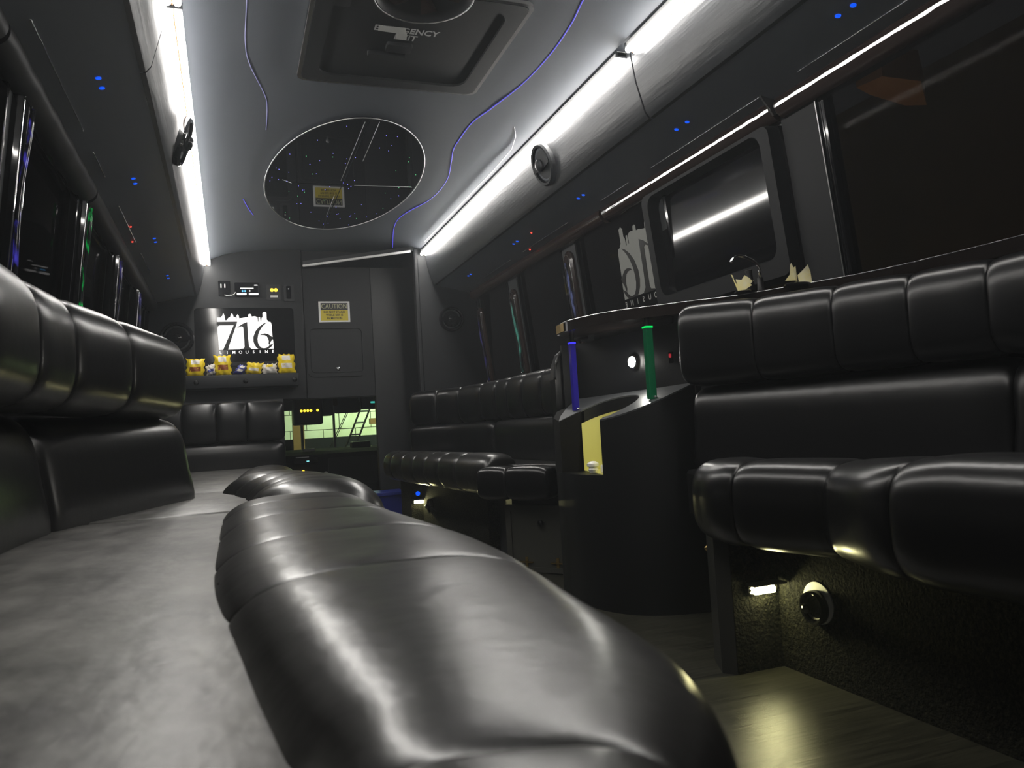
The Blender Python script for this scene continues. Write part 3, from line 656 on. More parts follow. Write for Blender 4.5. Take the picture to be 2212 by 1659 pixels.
# glass cubes in the well
for i, (x, y, s_) in enumerate(((1.128, 2.352, 0.022), (1.146, 2.290, 0.026), (1.170, 2.335, 0.020))):
    t_ = thing('ice_cube', (x, y, SB), ('round clear ice piece in the yellow well, leftmost of the heap', 'clear ice block at the right edge of the yellow well', 'clear ice piece between the round one and the block in the well')[i], 'ice', 'ice in the well')
    bm = NB()
    if i == 0: lathe(bm, (x, y, SB + 0.003), (0, 0, 1), [(0.012, 0), (0.017, 0.010), (0.012, 0.017), (0.020, 0.022), (0.020, 0.030), (0.010, 0.037), (0.001, 0.038)], 14)
    else:
        box(bm, x - s_ * .6, x + s_ * .6, y - s_ * .6, y + s_ * .6, SB + 0.0035, SB + 0.0035 + s_, 0.004)
        bmesh.ops.rotate(bm, verts=bm.verts, cent=(x, y, SB), matrix=Matrix.Rotation(0.5 + i, 3, 'Z'))
    obj('body', bm, 'ice', t_, 'auto')
t = thing('door_bolt', (1.09, 1.985, -0.34), 'small brass knob on the end of the bar beside the near right bench', 'knob')
bm = NB(); lathe(bm, (1.136, 1.66, -0.33), (-1, 0.35, 0), [(0.004, 0.0), (0.004, 0.03), (0.008, 0.034), (0.009, 0.040), (0.001, 0.046)], 14); obj('knob', bm, 'brass', t, True)

# ------------------------------------------------------------------ counter things: faucet, napkins
t = thing('faucet', (1.478, 1.905, 0.347), 'chrome bar faucet with a bent spout standing on the counter', 'faucet')
bm = NB(); tube(bm, crom([(1.500, 1.90, 0.349), (1.500, 1.90, 0.400), (1.490, 1.89, 0.428), (1.468, 1.885, 0.444), (1.43, 1.88, 0.455), (1.405, 1.88, 0.455), (1.385, 1.88, 0.437)], 6), 0.0048, 10); obj('spout', bm, 'chrome', t, True)
bm = NB(); lathe(bm, (1.500, 1.90, 0.347), (0, 0, 1), [(0.016, 0), (0.016, 0.006), (0.010, 0.012), (0.009, 0.05)], 16); obj('body', bm, 'black_metal', t, True)
bm = NB(); tube(bm, [(1.470, 1.90, 0.347), (1.468, 1.90, 0.38), (1.456, 1.895, 0.418)], lambda f: 0.006 + 0.005 * f, 10); obj('lever', bm, 'black_metal', t, True)
def paper(parent, pts, fold=0.004, nm='napkin_sheet'):
    c = sum((Vector(p) for p in pts), Vector()) / len(pts)
    bm = NB(); slab(bm, pts, (0.0016, 0.0022, 0)); obj(nm, bm, 'napkin', parent)
t = thing('napkin_holder', (1.44, 1.88, 0.347), 'black holder of folded yellow napkins in front of the faucet', 'napkin holder', 'napkin holders on the counter')
bm = NB(); lathe(bm, (1.424, 1.878, 0.347), (0, 0, 1), [(0.030, 0), (0.030, 0.004), (0.026, 0.006)], 24); obj('base', bm, 'gloss', t, 'auto')
paper(t, [(1.403, 1.880, 0.353), (1.385, 1.884, 0.404), (1.394, 1.886, 0.400), (1.399, 1.888, 0.385), (1.412, 1.880, 0.354)])
paper(t, [(1.405, 1.879, 0.354), (1.399, 1.881, 0.388), (1.424, 1.876, 0.384), (1.448, 1.872, 0.370), (1.420, 1.876, 0.354)])
paper(t, [(1.418, 1.889, 0.380), (1.440, 1.893, 0.403), (1.470, 1.893, 0.388), (1.444, 1.888, 0.366), (1.424, 1.886, 0.362)])
t = thing('napkin_holder', (1.50, 1.74, 0.347), 'black holder of fanned yellow napkins to the right of the faucet', 'napkin holder', 'napkin holders on the counter')
bm = NB(); lathe(bm, (1.502, 1.748, 0.3445), (0, 0, 1), [(0.036, 0), (0.036, 0.004), (0.028, 0.007)], 24); obj('base', bm, 'gloss', t, 'auto')
paper(t, [(1.452, 1.735, 0.355), (1.470, 1.735, 0.373), (1.473, 1.735, 0.399), (1.479, 1.737, 0.406), (1.488, 1.739, 0.394), (1.488, 1.734, 0.356)])
paper(t, [(1.487, 1.733, 0.355), (1.485, 1.736, 0.392), (1.494, 1.738, 0.398), (1.496, 1.737, 0.355)])
paper(t, [(1.496, 1.731, 0.350), (1.498, 1.737, 0.372), (1.522, 1.741, 0.388), (1.541, 1.743, 0.404), (1.547, 1.741, 0.382), (1.541, 1.731, 0.348), (1.512, 1.729, 0.346)])

# ------------------------------------------------------------------ right wall: framed screen, pillar cover, window decal
def onR(y, z, h=0.0): return Vector((Wx(z) - h, y, z))
RN = Vector((-1, 0, -0.11)).normalized()
t = thing('wall_television', onR(2.31, 0.64), 'dark wall screen in a grey rounded frame, the ceiling strip mirrored in it', 'television')
def quadR(y0, y1, z0, z1, r, n=5, h=0.0, sk=0.0):
    pts = []
    for (sy, sz, a0) in ((1, 1, 0), (-1, 1, 90), (-1, -1, 180), (1, -1, 270)):
        for k in range(n + 1):
            a = math.radians(a0 + 90 * k / n)
            y = (y1 - r if sy > 0 else y0 + r) + r * math.cos(a); z = (z1 - r if sz > 0 else z0 + r) + r * math.sin(a)
            pts.append(onR(y, z, h))
    return pts
bm = NB(); o0 = quadR(1.905, 2.705, 0.405, 0.885, 0.03, h=0.0); o1 = quadR(1.915, 2.695, 0.415, 0.878, 0.03, h=0.045)
i1 = quadR(1.960, 2.655, 0.472, 0.866, 0.045, h=0.045); i0 = [Vector((1.643 + 0.060 * (0.67 - p.z), p.y, p.z)) for p in quadR(1.972, 2.645, 0.484, 0.860, 0.045)]
loft(bm, [o0, o1, i1, i0], True, False); obj('frame', bm, 'panel', t, 'auto')
bm = NB(); slab(bm, [Vector((1.643 + 0.060 * (0.67 - p.z), p.y, p.z)) for p in quadR(1.965, 2.652, 0.476, 0.866, 0.045)], (0.006, 0, 0)); obj('screen', bm, 'gloss', t)
bm = NB(); slab(bm, [onR(1.742, 0.2, 0.014), onR(1.885, 0.2, 0.014), onR(1.885, 0.9, 0.014), onR(1.742, 0.9, 0.014)], (0.014, 0, 0)); obj('trim_12', bm, 'panel', kind='structure')
bm = NB(); tube(bm, [onR(1.738, z, 0.016) for z in (0.2, 0.5, 0.9)], 0.0018, 6); obj('trim_13', bm, 'steel', kind='structure')
bm = NB(); slab(bm, [(1.528, 1.870, 0.944), (1.572, 1.870, 0.885), (1.60, 1.870, 0.90), (1.60, 1.870, 0.95)], (0, 0.006, 0)); obj('trim_14', bm, 'steel', kind='structure')

# the 716 logo: white block with a skyline, digits cut in black
SK = [(425, 705), (425, 640), (478, 640), (480, 625), (495, 622), (500, 600), (510, 575), (520, 600), (528, 628), (530, 680), (555, 680), (575, 645), (600, 635), (608, 600), (622, 583), (638, 600), (645, 635), (672, 635), (676, 660), (682, 660), (684, 615), (698, 595), (714, 615), (720, 655), (760, 650), (800, 640), (842, 640), (842, 600), (862, 592), (882, 600), (886, 630), (930, 625), (965, 640), (968, 705), (975, 705), (978, 640), (1000, 640), (1005, 710), (1012, 710), (1020, 650), (1034, 640), (1034, 580), (1060, 560), (1088, 575), (1090, 680), (1108, 690), (1110, 705), (1142, 712), (1152, 745), (1158, 930), (1166, 1000), (1166, 1095), (437, 1095), (425, 800), (436, 765), (462, 750), (520, 705)]
def arc(cx_, cy_, rx, ry, a0, a1, n=14): return [(cx_ + rx * math.cos(math.radians(a0 + (a1 - a0) * i / n)), cy_ + ry * math.sin(math.radians(a0 + (a1 - a0) * i / n))) for i in range(n + 1)]
SEVEN = [[(418, 702), (690, 700), (642, 752), (418, 752)], [(642, 750), (694, 700), (680, 740), (640, 850), (600, 960), (575, 1030), (556, 1100), (488, 1100), (560, 940)]]
ONE = [[(685, 795), (700, 775), (760, 735), (822, 708), (826, 800), (829, 960), (836, 1060), (868, 1090), (868, 1100), (712, 1100), (712, 1090), (762, 1082), (775, 1060), (774, 960), (767, 780), (745, 768), (720, 778)]]
sixo = arc(1005, 935, 112, 168, 295, 195, 12)
SIX = [[(1092, 714), (1040, 735), (985, 775), (930, 840), (898, 920), (896, 985), (912, 1040), (938, 1078), (965, 1098), (1090, 1098), (1125, 1078), (1150, 1050), (1166, 1015), (1140, 1030), (1112, 1042), (1102, 1058), (1070, 1080), (1035, 1086), (1000, 1078), (972, 1045), (956, 1000), (954, 950), (965, 890), (990, 830), (1030, 770)],
       [(985, 898), (1010, 882), (1050, 874), (1090, 880), (1125, 902), (1150, 925), (1168, 932), (1160, 960), (1135, 990), (1112, 1044), (1100, 1020), (1104, 985), (1096, 945), (1078, 915), (1050, 900), (1015, 896)]]
def logo(parent, fn, white, blackm, step):
    k = 1.0
    g = lambda h: (lambda x, y, z: fn((x - 795) / 740.0, (830 - y) / 740.0, h + z))
    obj('logo_block', flat([SK], g(0), step * 0.5), white, parent)
    obj('logo_digits', flat(SEVEN + ONE + SIX, g(step), step * 0.5), blackm, parent)
    W_ = 'LIMOUSINE'
    bm = NB()
    for i, ch in enumerate(W_):
        b2 = text(ch, 58, lambda x, y, z: g(0)(455 + 87.5 * i + x, 1137 - y, 0), 0.0, 1.0, bold=1.0)
        me = bpy.data.meshes.new('letter'); b2.to_mesh(me); b2.free(); bm.from_mesh(me); bpy.data.meshes.remove(me)
    obj('logo_lettering', bm, white, parent)

# ------------------------------------------------------------------ bulkhead: television, shelf, snacks, controls
YB = 5.464
t = thing('television', (0.12, YB, 0.53), 'bulkhead television showing the white 716 LIMOUSINE skyline logo', 'television')
bm = NB(); ring_plate(bm, (0.122, YB + 0.002, 0.716), (0, -1, 0), rrect(0.68, 0.41, 0.04), rrect(0.632, 0.362, 0.022), 0.012); obj('bezel', bm, 'panel', t, 'auto')
bm = NB(); plate(bm, (0.122, YB + 0.001, 0.716), (0, -1, 0), rrect(0.632, 0.362, 0.022), 0.006); obj('screen', bm, mat('television_glass', (0.006, 0.006, 0.007), 0.08, spec=0.4), t)
logo(t, lambda x, y, h: Vector((0.122 + x * 0.350, YB - 0.0055 - h, 0.745 + y * 0.350)), 'screen_white', 'black_print', 0.001)
wd = thing('window_decal', onR(2.83, 0.5), 'frosted 716 LIMOUSINE decal seen mirrored on the right window', 'decal')
logo(wd, lambda x, y, h: onR(2.835 - x * -0.43 * 1.0, 0.685 + y * 0.43, -0.012 + h), 'decal', 'black_print', 0.0012)

t = thing('snack_shelf', (0.07, 5.40, 0.35), 'grey ledge with bolt heads under the television', 'shelf')
bm = NB(); box(bm, -0.42, 0.444, 5.315, 5.47, 0.355, 0.441, 0.008); obj('ledge', bm, 'panel', t, 'auto')
for x in (-0.19, 0.108, 0.415):
    bm = NB(); lathe(bm, (x, 5.315, 0.396), (0, -1, 0), [(0.016, -0.001), (0.016, 0.004), (0.009, 0.008), (0.001, 0.009)], 16); obj('bolt', bm, 'black_metal', t, True)

def snack(x, w_, h_, m, lm, label, lean=0.0, tilt=0.0, y=5.375):
    t = thing('snack_bag', (x, y, 0.441), label, 'snack bag', 'snack bags on the bulkhead ledge')
    nx, nz = 10, 8; R_ = Matrix.Rotation(tilt, 3, 'Y'); c = Vector((x, y, 0.441 + h_ / 2 + abs(math.sin(tilt)) * w_ * 0.3))
    rnd = random.Random(int(x * 1000) + 5)
    def P(u, v, side):
        puff = max(0.0, (1 - abs(u) ** 2.5)) ** 0.7 * max(0.0, (1 - abs(v) ** 2.6)) ** 0.7
        edge = 0.006 * math.sin(9 * v + x * 40) * (abs(u) ** 6) + 0.004 * math.sin(11 * u + x * 60) * (abs(v) ** 6)
        q = Vector((u * (w_ / 2 + edge), -side * (0.002 + 0.026 * puff) + 0.004 * math.sin(7 * u + 5 * v + x * 30), v * (h_ / 2 + edge)))
        q = R_ @ q; q.x += lean * (v + 1) * h_ / 2
        return c + q
    bm = NB(); rings = []
    for side in (1, -1):
        V = [[bm.verts.new(P(2 * i / nx - 1, 2 * j / nz - 1, side)) for i in range(nx + 1)] for j in range(nz + 1)]
        for j in range(nz):
            for i in range(nx): bm.faces.new((V[j][i], V[j][i + 1], V[j + 1][i + 1], V[j + 1][i]))
        rings.append(V)
    for (ja, ia, jb, ib) in [(0, i, 0, i + 1) for i in range(nx)] + [(nz, i, nz, i + 1) for i in range(nx)] + [(j, 0, j + 1, 0) for j in range(nz)] + [(j, nx, j + 1, nx) for j in range(nz)]:
        bm.faces.new((rings[0][ja][ia], rings[0][jb][ib], rings[1][jb][ib], rings[1][ja][ia]))
    obj('bag', bm, m, t, True)
    def strip(u0, u1, v0, v1, mm, nm):
        bm = NB(); V = [[bm.verts.new(P(u0 + (u1 - u0) * i / 8 + 0.02 * math.sin(5 * i), v0 + (v1 - v0) * j / 3, 1) + Vector((0, -0.0012, 0))) for i in range(9)] for j in range(4)]
        for j in range(3):
            for i in range(8): bm.faces.new((V[j][i], V[j][i + 1], V[j + 1][i + 1], V[j + 1][i]))
        obj(nm, bm, mm, t, True)
    if lm:
        strip(-0.62, 0.6, -0.45, 0.05, lm[0], 'front_print')
        strip(-0.5, 0.45, 0.35, 0.85, lm[1], 'top_print')
snack(-0.292, 0.050, 0.10, 'bag_green', ('bag_yellow', 'bag_white'), 'green snack bag at the left end of the ledge', 0.0, 0.2)
snack(-0.198, 0.108, 0.112, 'bag_yellow', ('bag_red', 'bag_white'), 'wide yellow snack bag, second from the left on the ledge', 0.08)
snack(-0.110, 0.056, 0.070, 'bag_white', ('bag_blue', 'bag_white'), 'small white and blue snack bag between two yellow bags', 0.25, -0.3)
snack(-0.025, 0.100, 0.130, 'bag_yellow', ('bag_red', 'bag_white'), 'tall square yellow snack bag below the digit seven', -0.04)
snack(0.068, 0.054, 0.060, 'bag_blue', ('bag_white', 'bag_white'), 'low blue and white snack bag right of the square yellow one', 0.4, 0.3)
snack(0.160, 0.098, 0.075, 'bag_yellow', ('bag_white', 'bag_yellow'), 'crumpled low yellow snack bag below the digit six', 0.1, 0.12)
snack(0.262, 0.092, 0.066, 'bag_white', ('bag_white', 'bag_yellow'), 'low white and yellow snack bag second from the right', 0.0, -0.05)
snack(0.374, 0.108, 0.130, 'bag_yellow', ('bag_white', 'bag_white'), 'tall yellow and white snack bag at the right end of the ledge', -0.05)

# control row above the television
t = thing('wall_socket', (-0.01, YB, 0.98), 'black power socket with a plugged-in adapter left of the stereo', 'socket')
bm = NB(); plate(bm, (0.0, YB, 1.03), (0, -1, 0), rrect(0.075, 0.10, 0.006), 0.006); obj('plate', bm, 'gloss', t)
for x in (-0.020, 0.004):
    bm = NB(); plate(bm, (x, YB - 0.006, 1.045), (0, -1, 0), rrect(0.007, 0.026, 0.002), 0.012); obj('pin', bm, 'white', t)
bm = NB(); tube(bm, crom([(0.0, YB - 0.012, 0.985), (0.03, YB - 0.02, 0.978), (0.062, YB - 0.02, 0.99), (0.07, YB - 0.012, 1.015)], 5), 0.0022, 6); obj('cable', bm, 'white', t, True)
t = thing('stereo_control', (0.14, YB, 0.97), 'small marine stereo control with a lit screen above the television', 'stereo')
bm = NB(); plate(bm, (0.142, YB, 1.022), (0, -1, 0), rrect(0.155, 0.092, 0.006), 0.018); obj('housing', bm, 'gloss', t)
bm = NB(); plate(bm, (0.142, YB - 0.018, 1.028), (0, -1, 0), rrect(0.085, 0.008, 0.002), 0.001); obj('text_line', bm, 'screen_white', t)
for x in (0.112, 0.188):
    bm = NB(); plate(bm, (x - 0.004, YB - 0.018, 0.990), (0, -1, 0), rrect(0.062, 0.013, 0.005), 0.003); obj('button', bm, 'screen_white', t)
for x in (0.114, 0.130):
    bm = NB(); lathe(bm, (x, YB - 0.018, 1.010), (0, -1, 0), [(0.006, 0), (0.006, 0.002)], 12); obj('lamp', bm, 'screen_blue', t)
bm = NB(); plate(bm, (0.16, YB - 0.018, 1.011), (0, -1, 0), rrect(0.007, 0.010, 0.002), 0.001); obj('icon', bm, 'screen_white', t)
bm = NB(); plate(bm, (0.200, YB - 0.018, 1.05), (0, -1, 0), rrect(0.022, 0.007, 0.002), 0.001); obj('clock', bm, 'screen_white', t)
bm = NB(); plate(bm, (0.2165, YB - 0.018, 1.02), (0, -1, 0), rrect(0.006, 0.055, 0.002), 0.006); obj('grip', bm, 'chrome', t)
t = thing('light_switch', (0.314, YB, 0.96), 'dark switch plate with two glowing amber lamps and a white tag', 'switch')
bm = NB(); plate(bm, (0.314, YB, 1.005), (0, -1, 0), rrect(0.092, 0.105, 0.005), 0.006); obj('plate', bm, 'panel_dark', t)
for x in (0.303, 0.328):
    bm = NB(); lathe(bm, (x, YB - 0.006, 1.020), (0, -1, 0), [(0.0115, 0), (0.010, 0.006), (0.001, 0.009)], 14); obj('lamp', bm, 'amber_led', t, True)
bm = NB(); plate(bm, (0.316, YB - 0.006, 0.976), (0, -1, 0), rrect(0.048, 0.014, 0.001), 0.001); obj('tag', bm, 'white', t)
t = thing('thermostat', (0.413, YB, 0.94), 'black remote control cradle right of the amber switch plate', 'control')
bm = NB(); plate(bm, (0.413, YB, 0.998), (0, -1, 0), rrect(0.068, 0.112, 0.01), 0.012); obj('cradle', bm, 'panel_dark', t)
bm = NB(); plate(bm, (0.411, YB - 0.012, 1.002), (0, -1, 0), rrect(0.030, 0.088, 0.008), 0.010); obj('handset', bm, 'gloss', t)
bm = NB(); lathe(bm, (0.411, YB - 0.022, 1.025), (0, -1, 0), [(0.005, 0), (0.004, 0.002)], 10); obj('button', bm, 'grey_print', t)

# caution sign
YC = 5.484
t = thing('caution_sign', (0.716, YC, 0.80), 'yellow CAUTION sign with black lettering on the locker panel', 'sign')
bm = NB(); plate(bm, (0.716, YC, 0.872), (0, -1, 0), rrect(0.214, 0.146, 0.002), 0.004); obj('board', bm, 'white', t)
bm = NB(); plate(bm, (0.716, YC - 0.004, 0.847), (0, -1, 0), rrect(0.186, 0.074, 0.001), 0.001); obj('yellow_field', bm, 'yellow_print', t)
bm = NB(); plate(bm, (0.716, YC - 0.004, 0.909), (0, -1, 0), rrect(0.186, 0.050, 0.001), 0.001); obj('black_field', bm, 'black_print', t)
sf = lambda zc: (lambda x, y, z: Vector((0.716 + x, YC - 0.0062 - z, zc + y)))
obj('lettering', text('CAUTION', 0.046, sf(0.909), 0.0005, bold=0.0003, sx=0.86), 'olive_print', t)
for s_, zc in (('DO NOT STAND', 0.870), ('WHILE BUS IS', 0.848), ('IN MOTION', 0.826)):
    obj('lettering', text(s_, 0.0195, sf(zc), 0.0005, bold=0.0004), 'black_print', t)
# locker door
t = thing('locker_door', (0.72, YC, 0.43), 'square black locker door with chrome lock under the caution sign', 'locker')
bm = NB(); ring_plate(bm, (0.718, YC + 0.001, 0.598), (0, -1, 0), rrect(0.405, 0.358, 0.045), rrect(0.358, 0.310, 0.03), 0.010); obj('surround', bm, 'panel', t, 'auto')
bm = NB(); plate(bm, (0.718, YC + 0.001, 0.598), (0, -1, 0), rrect(0.350, 0.300, 0.03), 0.006); obj('door_leaf', bm, 'panel', t)
bm = NB(); lathe(bm, (0.724, YC - 0.005, 0.472), (0, -1, 0), [(0.013, 0), (0.013, 0.008), (0.009, 0.011), (0.003, 0.011), (0.003, 0.008)], 18); obj('lock', bm, 'chrome', t, 'auto')
bm = NB(); plate(bm, (0.726, YC - 0.005, 0.450), (0, -1, 0), rrect(0.012, 0.006, 0.002), 0.004); obj('latch', bm, 'chrome', t)

# ------------------------------------------------------------------ ceiling: hatch, mirror, fibre lines
t = thing('roof_hatch', (0.60, 2.45, 1.27), 'grey roof hatch with EMERGENCY EXIT lettering and a round fan', 'hatch')
HC = (0.600, 2.452, 1.288); DN = (0, 0, -1); UPY = (0, 1, 0)
bm = NB(); ring_plate(bm, HC, DN, rrect(0.635, 0.635, 0.03), rrect(0.53, 0.53, 0.05), 0.012, UPY); obj('frame', bm, 'panel', t, 'auto')
bm = NB(); ring_plate(bm, (HC[0], HC[1], HC[2] - 0.0), DN, rrect(0.662, 0.662, 0.035), rrect(0.637, 0.637, 0.03), 0.010, UPY); obj('edge_trim', bm, 'steel', t, 'auto')
bm = NB(); plate(bm, (HC[0], HC[1], HC[2] + 0.004), DN, rrect(0.534, 0.534, 0.05), 0.008, UPY); obj('lid', bm, 'panel', t)
fz = HC[2] - 0.004
bm = NB(); lathe(bm, (0.577, 2.122, fz), DN, [(0.150, 0), (0.150, 0.020), (0.140, 0.028), (0.132, 0.020), (0.120, 0.012), (0.02, 0.006), (0.001, 0.006)], 40, UPY)
fan = obj('fan_housing', bm, 'panel_dark', t, 'auto')
bm = NB(); tube(bm, [(0.577 + 0.146 * math.cos(2 * math.pi * k / 40), 2.122 + 0.146 * math.sin(2 * math.pi * k / 40), fz - 0.027) for k in range(40)], 0.002, 6, True); obj('fan_rim', bm, 'steel', fan, True)
for k in range(5):
    a = 2 * math.pi * k / 5; bm = NB(); c_ = Vector((0.577, 2.122, fz - 0.012)); e_ = Vector((math.cos(a), math.sin(a), 0)); s_ = Vector((-math.sin(a), math.cos(a), 0))
    slab(bm, [c_ + e_ * 0.02 - s_ * 0.015, c_ + e_ * 0.105 - s_ * 0.032, c_ + e_ * 0.11 + s_ * 0.02 + Vector((0, 0, -0.006)), c_ + e_ * 0.02 + s_ * 0.01], (0, 0, -0.002)); obj('fan_blade', bm, 'rail', fan)
bm = NB(); plate(bm, (0.545, 2.530, fz), DN, rrect(0.13, 0.022, 0.006), 0.016, UPY); obj('handle', bm, 'panel', t)
bm = NB(); plate(bm, (0.575, 2.475, fz), DN, rrect(0.085, 0.05, 0.008), 0.012, UPY); obj('latch_pocket', bm, 'panel_dark', t)
bm = NB(); plate(bm, (0.355, 2.24, fz), DN, rrect(0.06, 0.06, 0.01), 0.004, UPY); obj('motor_pad', bm, 'panel_dark', t)
ca_, sa_ = math.cos(0.05), math.sin(0.05)
tf = lambda xc, yc: (lambda x, y, z: Vector((xc + x * ca_ + y * sa_, yc - x * sa_ * 0 - y, fz - 0.0012 - z)))
def tceil(xc, yc): return lambda x, y, z: Vector((xc + x, yc - y, fz - 0.0015 - z))
obj('lettering', text('EMERGENCY', 0.046, tceil(0.580, 2.372), 0.0006, bold=0.0007, sx=0.80), 'grey_print', t)
obj('lettering', text('EXIT', 0.046, tceil(0.585, 2.415), 0.0006, bold=0.0007, sx=0.80), 'grey_print', t)
bm = NB(); slab(bm, [(0.487, 2.352, fz - 0.003), (0.57, 2.350, fz - 0.003), (0.585, 2.39, fz - 0.003), (0.59, 2.425, fz - 0.003), (0.555, 2.425, fz - 0.003), (0.55, 2.388, fz - 0.003), (0.49, 2.384, fz - 0.003)], (0, 0, -0.001)); obj('foil_patch', bm, 'foil', t)

t = thing('ceiling_mirror', (0.585, 3.95, 1.28), 'large oval smoked mirror with star lights on the ceiling', 'mirror')
MC = Vector((0.585, 3.95, 1.288)); MA, MB_ = 0.375, 0.865
def oval(k, a0, a1, n): return [(MC.x + MA * k * math.cos(math.radians(a0 + (a1 - a0) * i / n)), MC.y + MB_ * k * math.sin(math.radians(a0 + (a1 - a0) * i / n))) for i in range(n + 1)]
hub = (0.585, 3.95)
for (a0, a1) in ((0, 90), (90, 180), (180, 270), (270, 360)):
    pts = oval(1.0, a0, a1, 16); mx = (a0 + a1) / 2
    off = Vector((0.0018 * math.copysign(1, math.cos(math.radians(mx))), 0.0035 * math.copysign(1, math.sin(math.radians(mx))), 0))
    bm = NB(); slab(bm, [Vector((x, y, 1.281)) + off for x, y in pts + [hub]], (0, 0, 0.006)); obj('mirror_pane', bm, 'mirror', t)
bm = NB(); tube(bm, [(x, y, 1.281) for x, y in oval(1.008, 0, 360, 72)[:-1]], 0.0030, 8, True); obj('rim', bm, 'steel', t, True)
for a_, b_ in (((0.568, 3.12), (0.570, 3.88)), ((0.626, 3.11), (0.632, 3.58)), ((0.646, 3.944), (0.94, 3.925)), ((0.29, 3.91), (0.335, 3.955)), ((0.568, 4.13), (0.572, 4.53))):
    bm = NB(); tube(bm, [(a_[0], a_[1], 1.2805), (b_[0], b_[1], 1.2805)], 0.0012, 6); obj('joint_strip', bm, 'steel', t, True)
for mm, cnt, sd in (('star_blue', 52, 1), ('star_green', 18, 2)):
    rr = random.Random(sd); bm = NB()
    for i in range(cnt):
        a, q = rr.uniform(0, 2 * math.pi), math.sqrt(rr.random()) * 0.95
        x, y = MC.x + MA * q * math.cos(a), MC.y + MB_ * q * math.sin(a)
        lathe(bm, (x, y, 1.2815), DN, [(0.0012 if rr.random() > 0.3 else 0.0020, 0), (0.001, 0.002)], 6, UPY)
    obj('star_lights', bm, mm, t, kind='stuff')
FR = [(1.074, 2.0), (1.074, 2.093), (1.096, 2.229), (1.109, 2.434), (1.097, 2.68), (1.05, 2.93), (1.017, 3.084), (1.017, 3.30), (1.026, 3.417), (1.059, 3.57), (1.11, 3.845), (1.105, 4.174), (1.019, 4.516), (1.021, 4.781), (1.118, 5.328)]
FL = [(0.094, 2.1), (0.094, 2.334), (0.094, 2.587), (0.112, 2.748), (0.17, 2.983), (0.184, 3.11), (0.189, 3.325)]
FL2 = [(0.112, 4.322), (0.14, 4.48), (0.172, 4.629)]
for pts, lab, rr in ((FR, 'long wavy violet fibre line on the ceiling beside the oval mirror, right side', 0.0022), (FL, 'faint wavy fibre line on the ceiling left of the roof hatch', 0.0015), (FL2, 'short violet fibre line on the ceiling left of the oval mirror', 0.0022)):
    P_ = []
    for x, y in pts:
        k = 1.0
        for _ in range(6): k = ceil_z(x * k) / 1.3
        P_.append((x * k, y * k, ceil_z(x * k) - 0.0015))
    bm = NB(); tube(bm, crom(P_, 8), rr, 6)
    fm = 'fiber' if rr > 0.002 else mat('fibre_line_dim', (0.2, 0.2, 0.22), 0.4, emit=(0.16, 0.15, 0.6), strength=0.45)
    obj('fibre_light', bm, fm, None, True, lab, 'light')

# ------------------------------------------------------------------ soffit lights and speakers
def sof_z(x, s): xr = x if s > 0 else mir(x); return 0.982 - (xr - 1.338) * 0.1985
ordw = ['first', 'second', 'third', 'fourth', 'fifth']
def ring_light(x, y, s, label, group):
    z = sof_z(x, s); n = Vector((-0.195 * s, 0, -1))
    t = thing('ring_light', (x, y, z), label, 'light', group)
    bm = NB(); lathe(bm, (x, y, z), n, [(0.004, -0.002), (0.0072, -0.002), (0.0072, 0.002), (0.0052, 0.0028), (0.004, 0.0014)], 20, UPY); obj('ring', bm, 'blue_led', t, 'auto')
    bm = NB(); lathe(bm, (x, y, z), n, [(0.0042, -0.003), (0.0042, 0.0006)], 16, UPY); obj('lens', bm, 'blue_core', t)
ysL = [(2.19, 2.25), (3.0, 3.058), (3.86, 3.93), (4.70, 4.775)]
for i, (a, b) in enumerate(ysL):
    for j, y in enumerate((a, b)):
        ring_light(-0.285 - 0.004 * i, y, -1, 'blue ring light under the left soffit, %s of the %s pair from the rear' % (('nearer', 'farther')[j], ordw[i]), 'blue ring lights under the left soffit')
ysR = [(1.41, 1.46), (2.135, 2.20), (2.935, 2.985), (3.745, 3.80), (4.585, 4.635)]
for i, (a, b) in enumerate(ysR):
    for j, y in enumerate((a, b)):
        ring_light(1.445, y, 1, 'blue ring light under the right soffit, %s of the %s pair from the rear' % (('nearer', 'farther')[j], ordw[i]), 'blue ring lights under the right soffit')
for x, y, s, lab in ((-0.365, 3.61, -1, 'tiny red indicator under the left soffit, the upper of the two'), (-0.385, 3.86, -1, 'tiny red indicator under the left soffit, the lower of the two'),
                     (1.452, 3.56, 1, 'tiny red indicator under the right soffit, the upper of the two'), (1.548, 3.83, 1, 'tiny red indicator under the right soffit, the lower of the two')):
    bm = NB(); lathe(bm, (x, y, sof_z(x, s) + 0.001), (-0.195 * s, 0, -1), [(0.0045, 0), (0.0045, 0.003), (0.001, 0.005)], 10, UPY)
    obj('indicator_light', bm, 'red_led', None, True, lab, 'light', 'red indicators under the soffits')
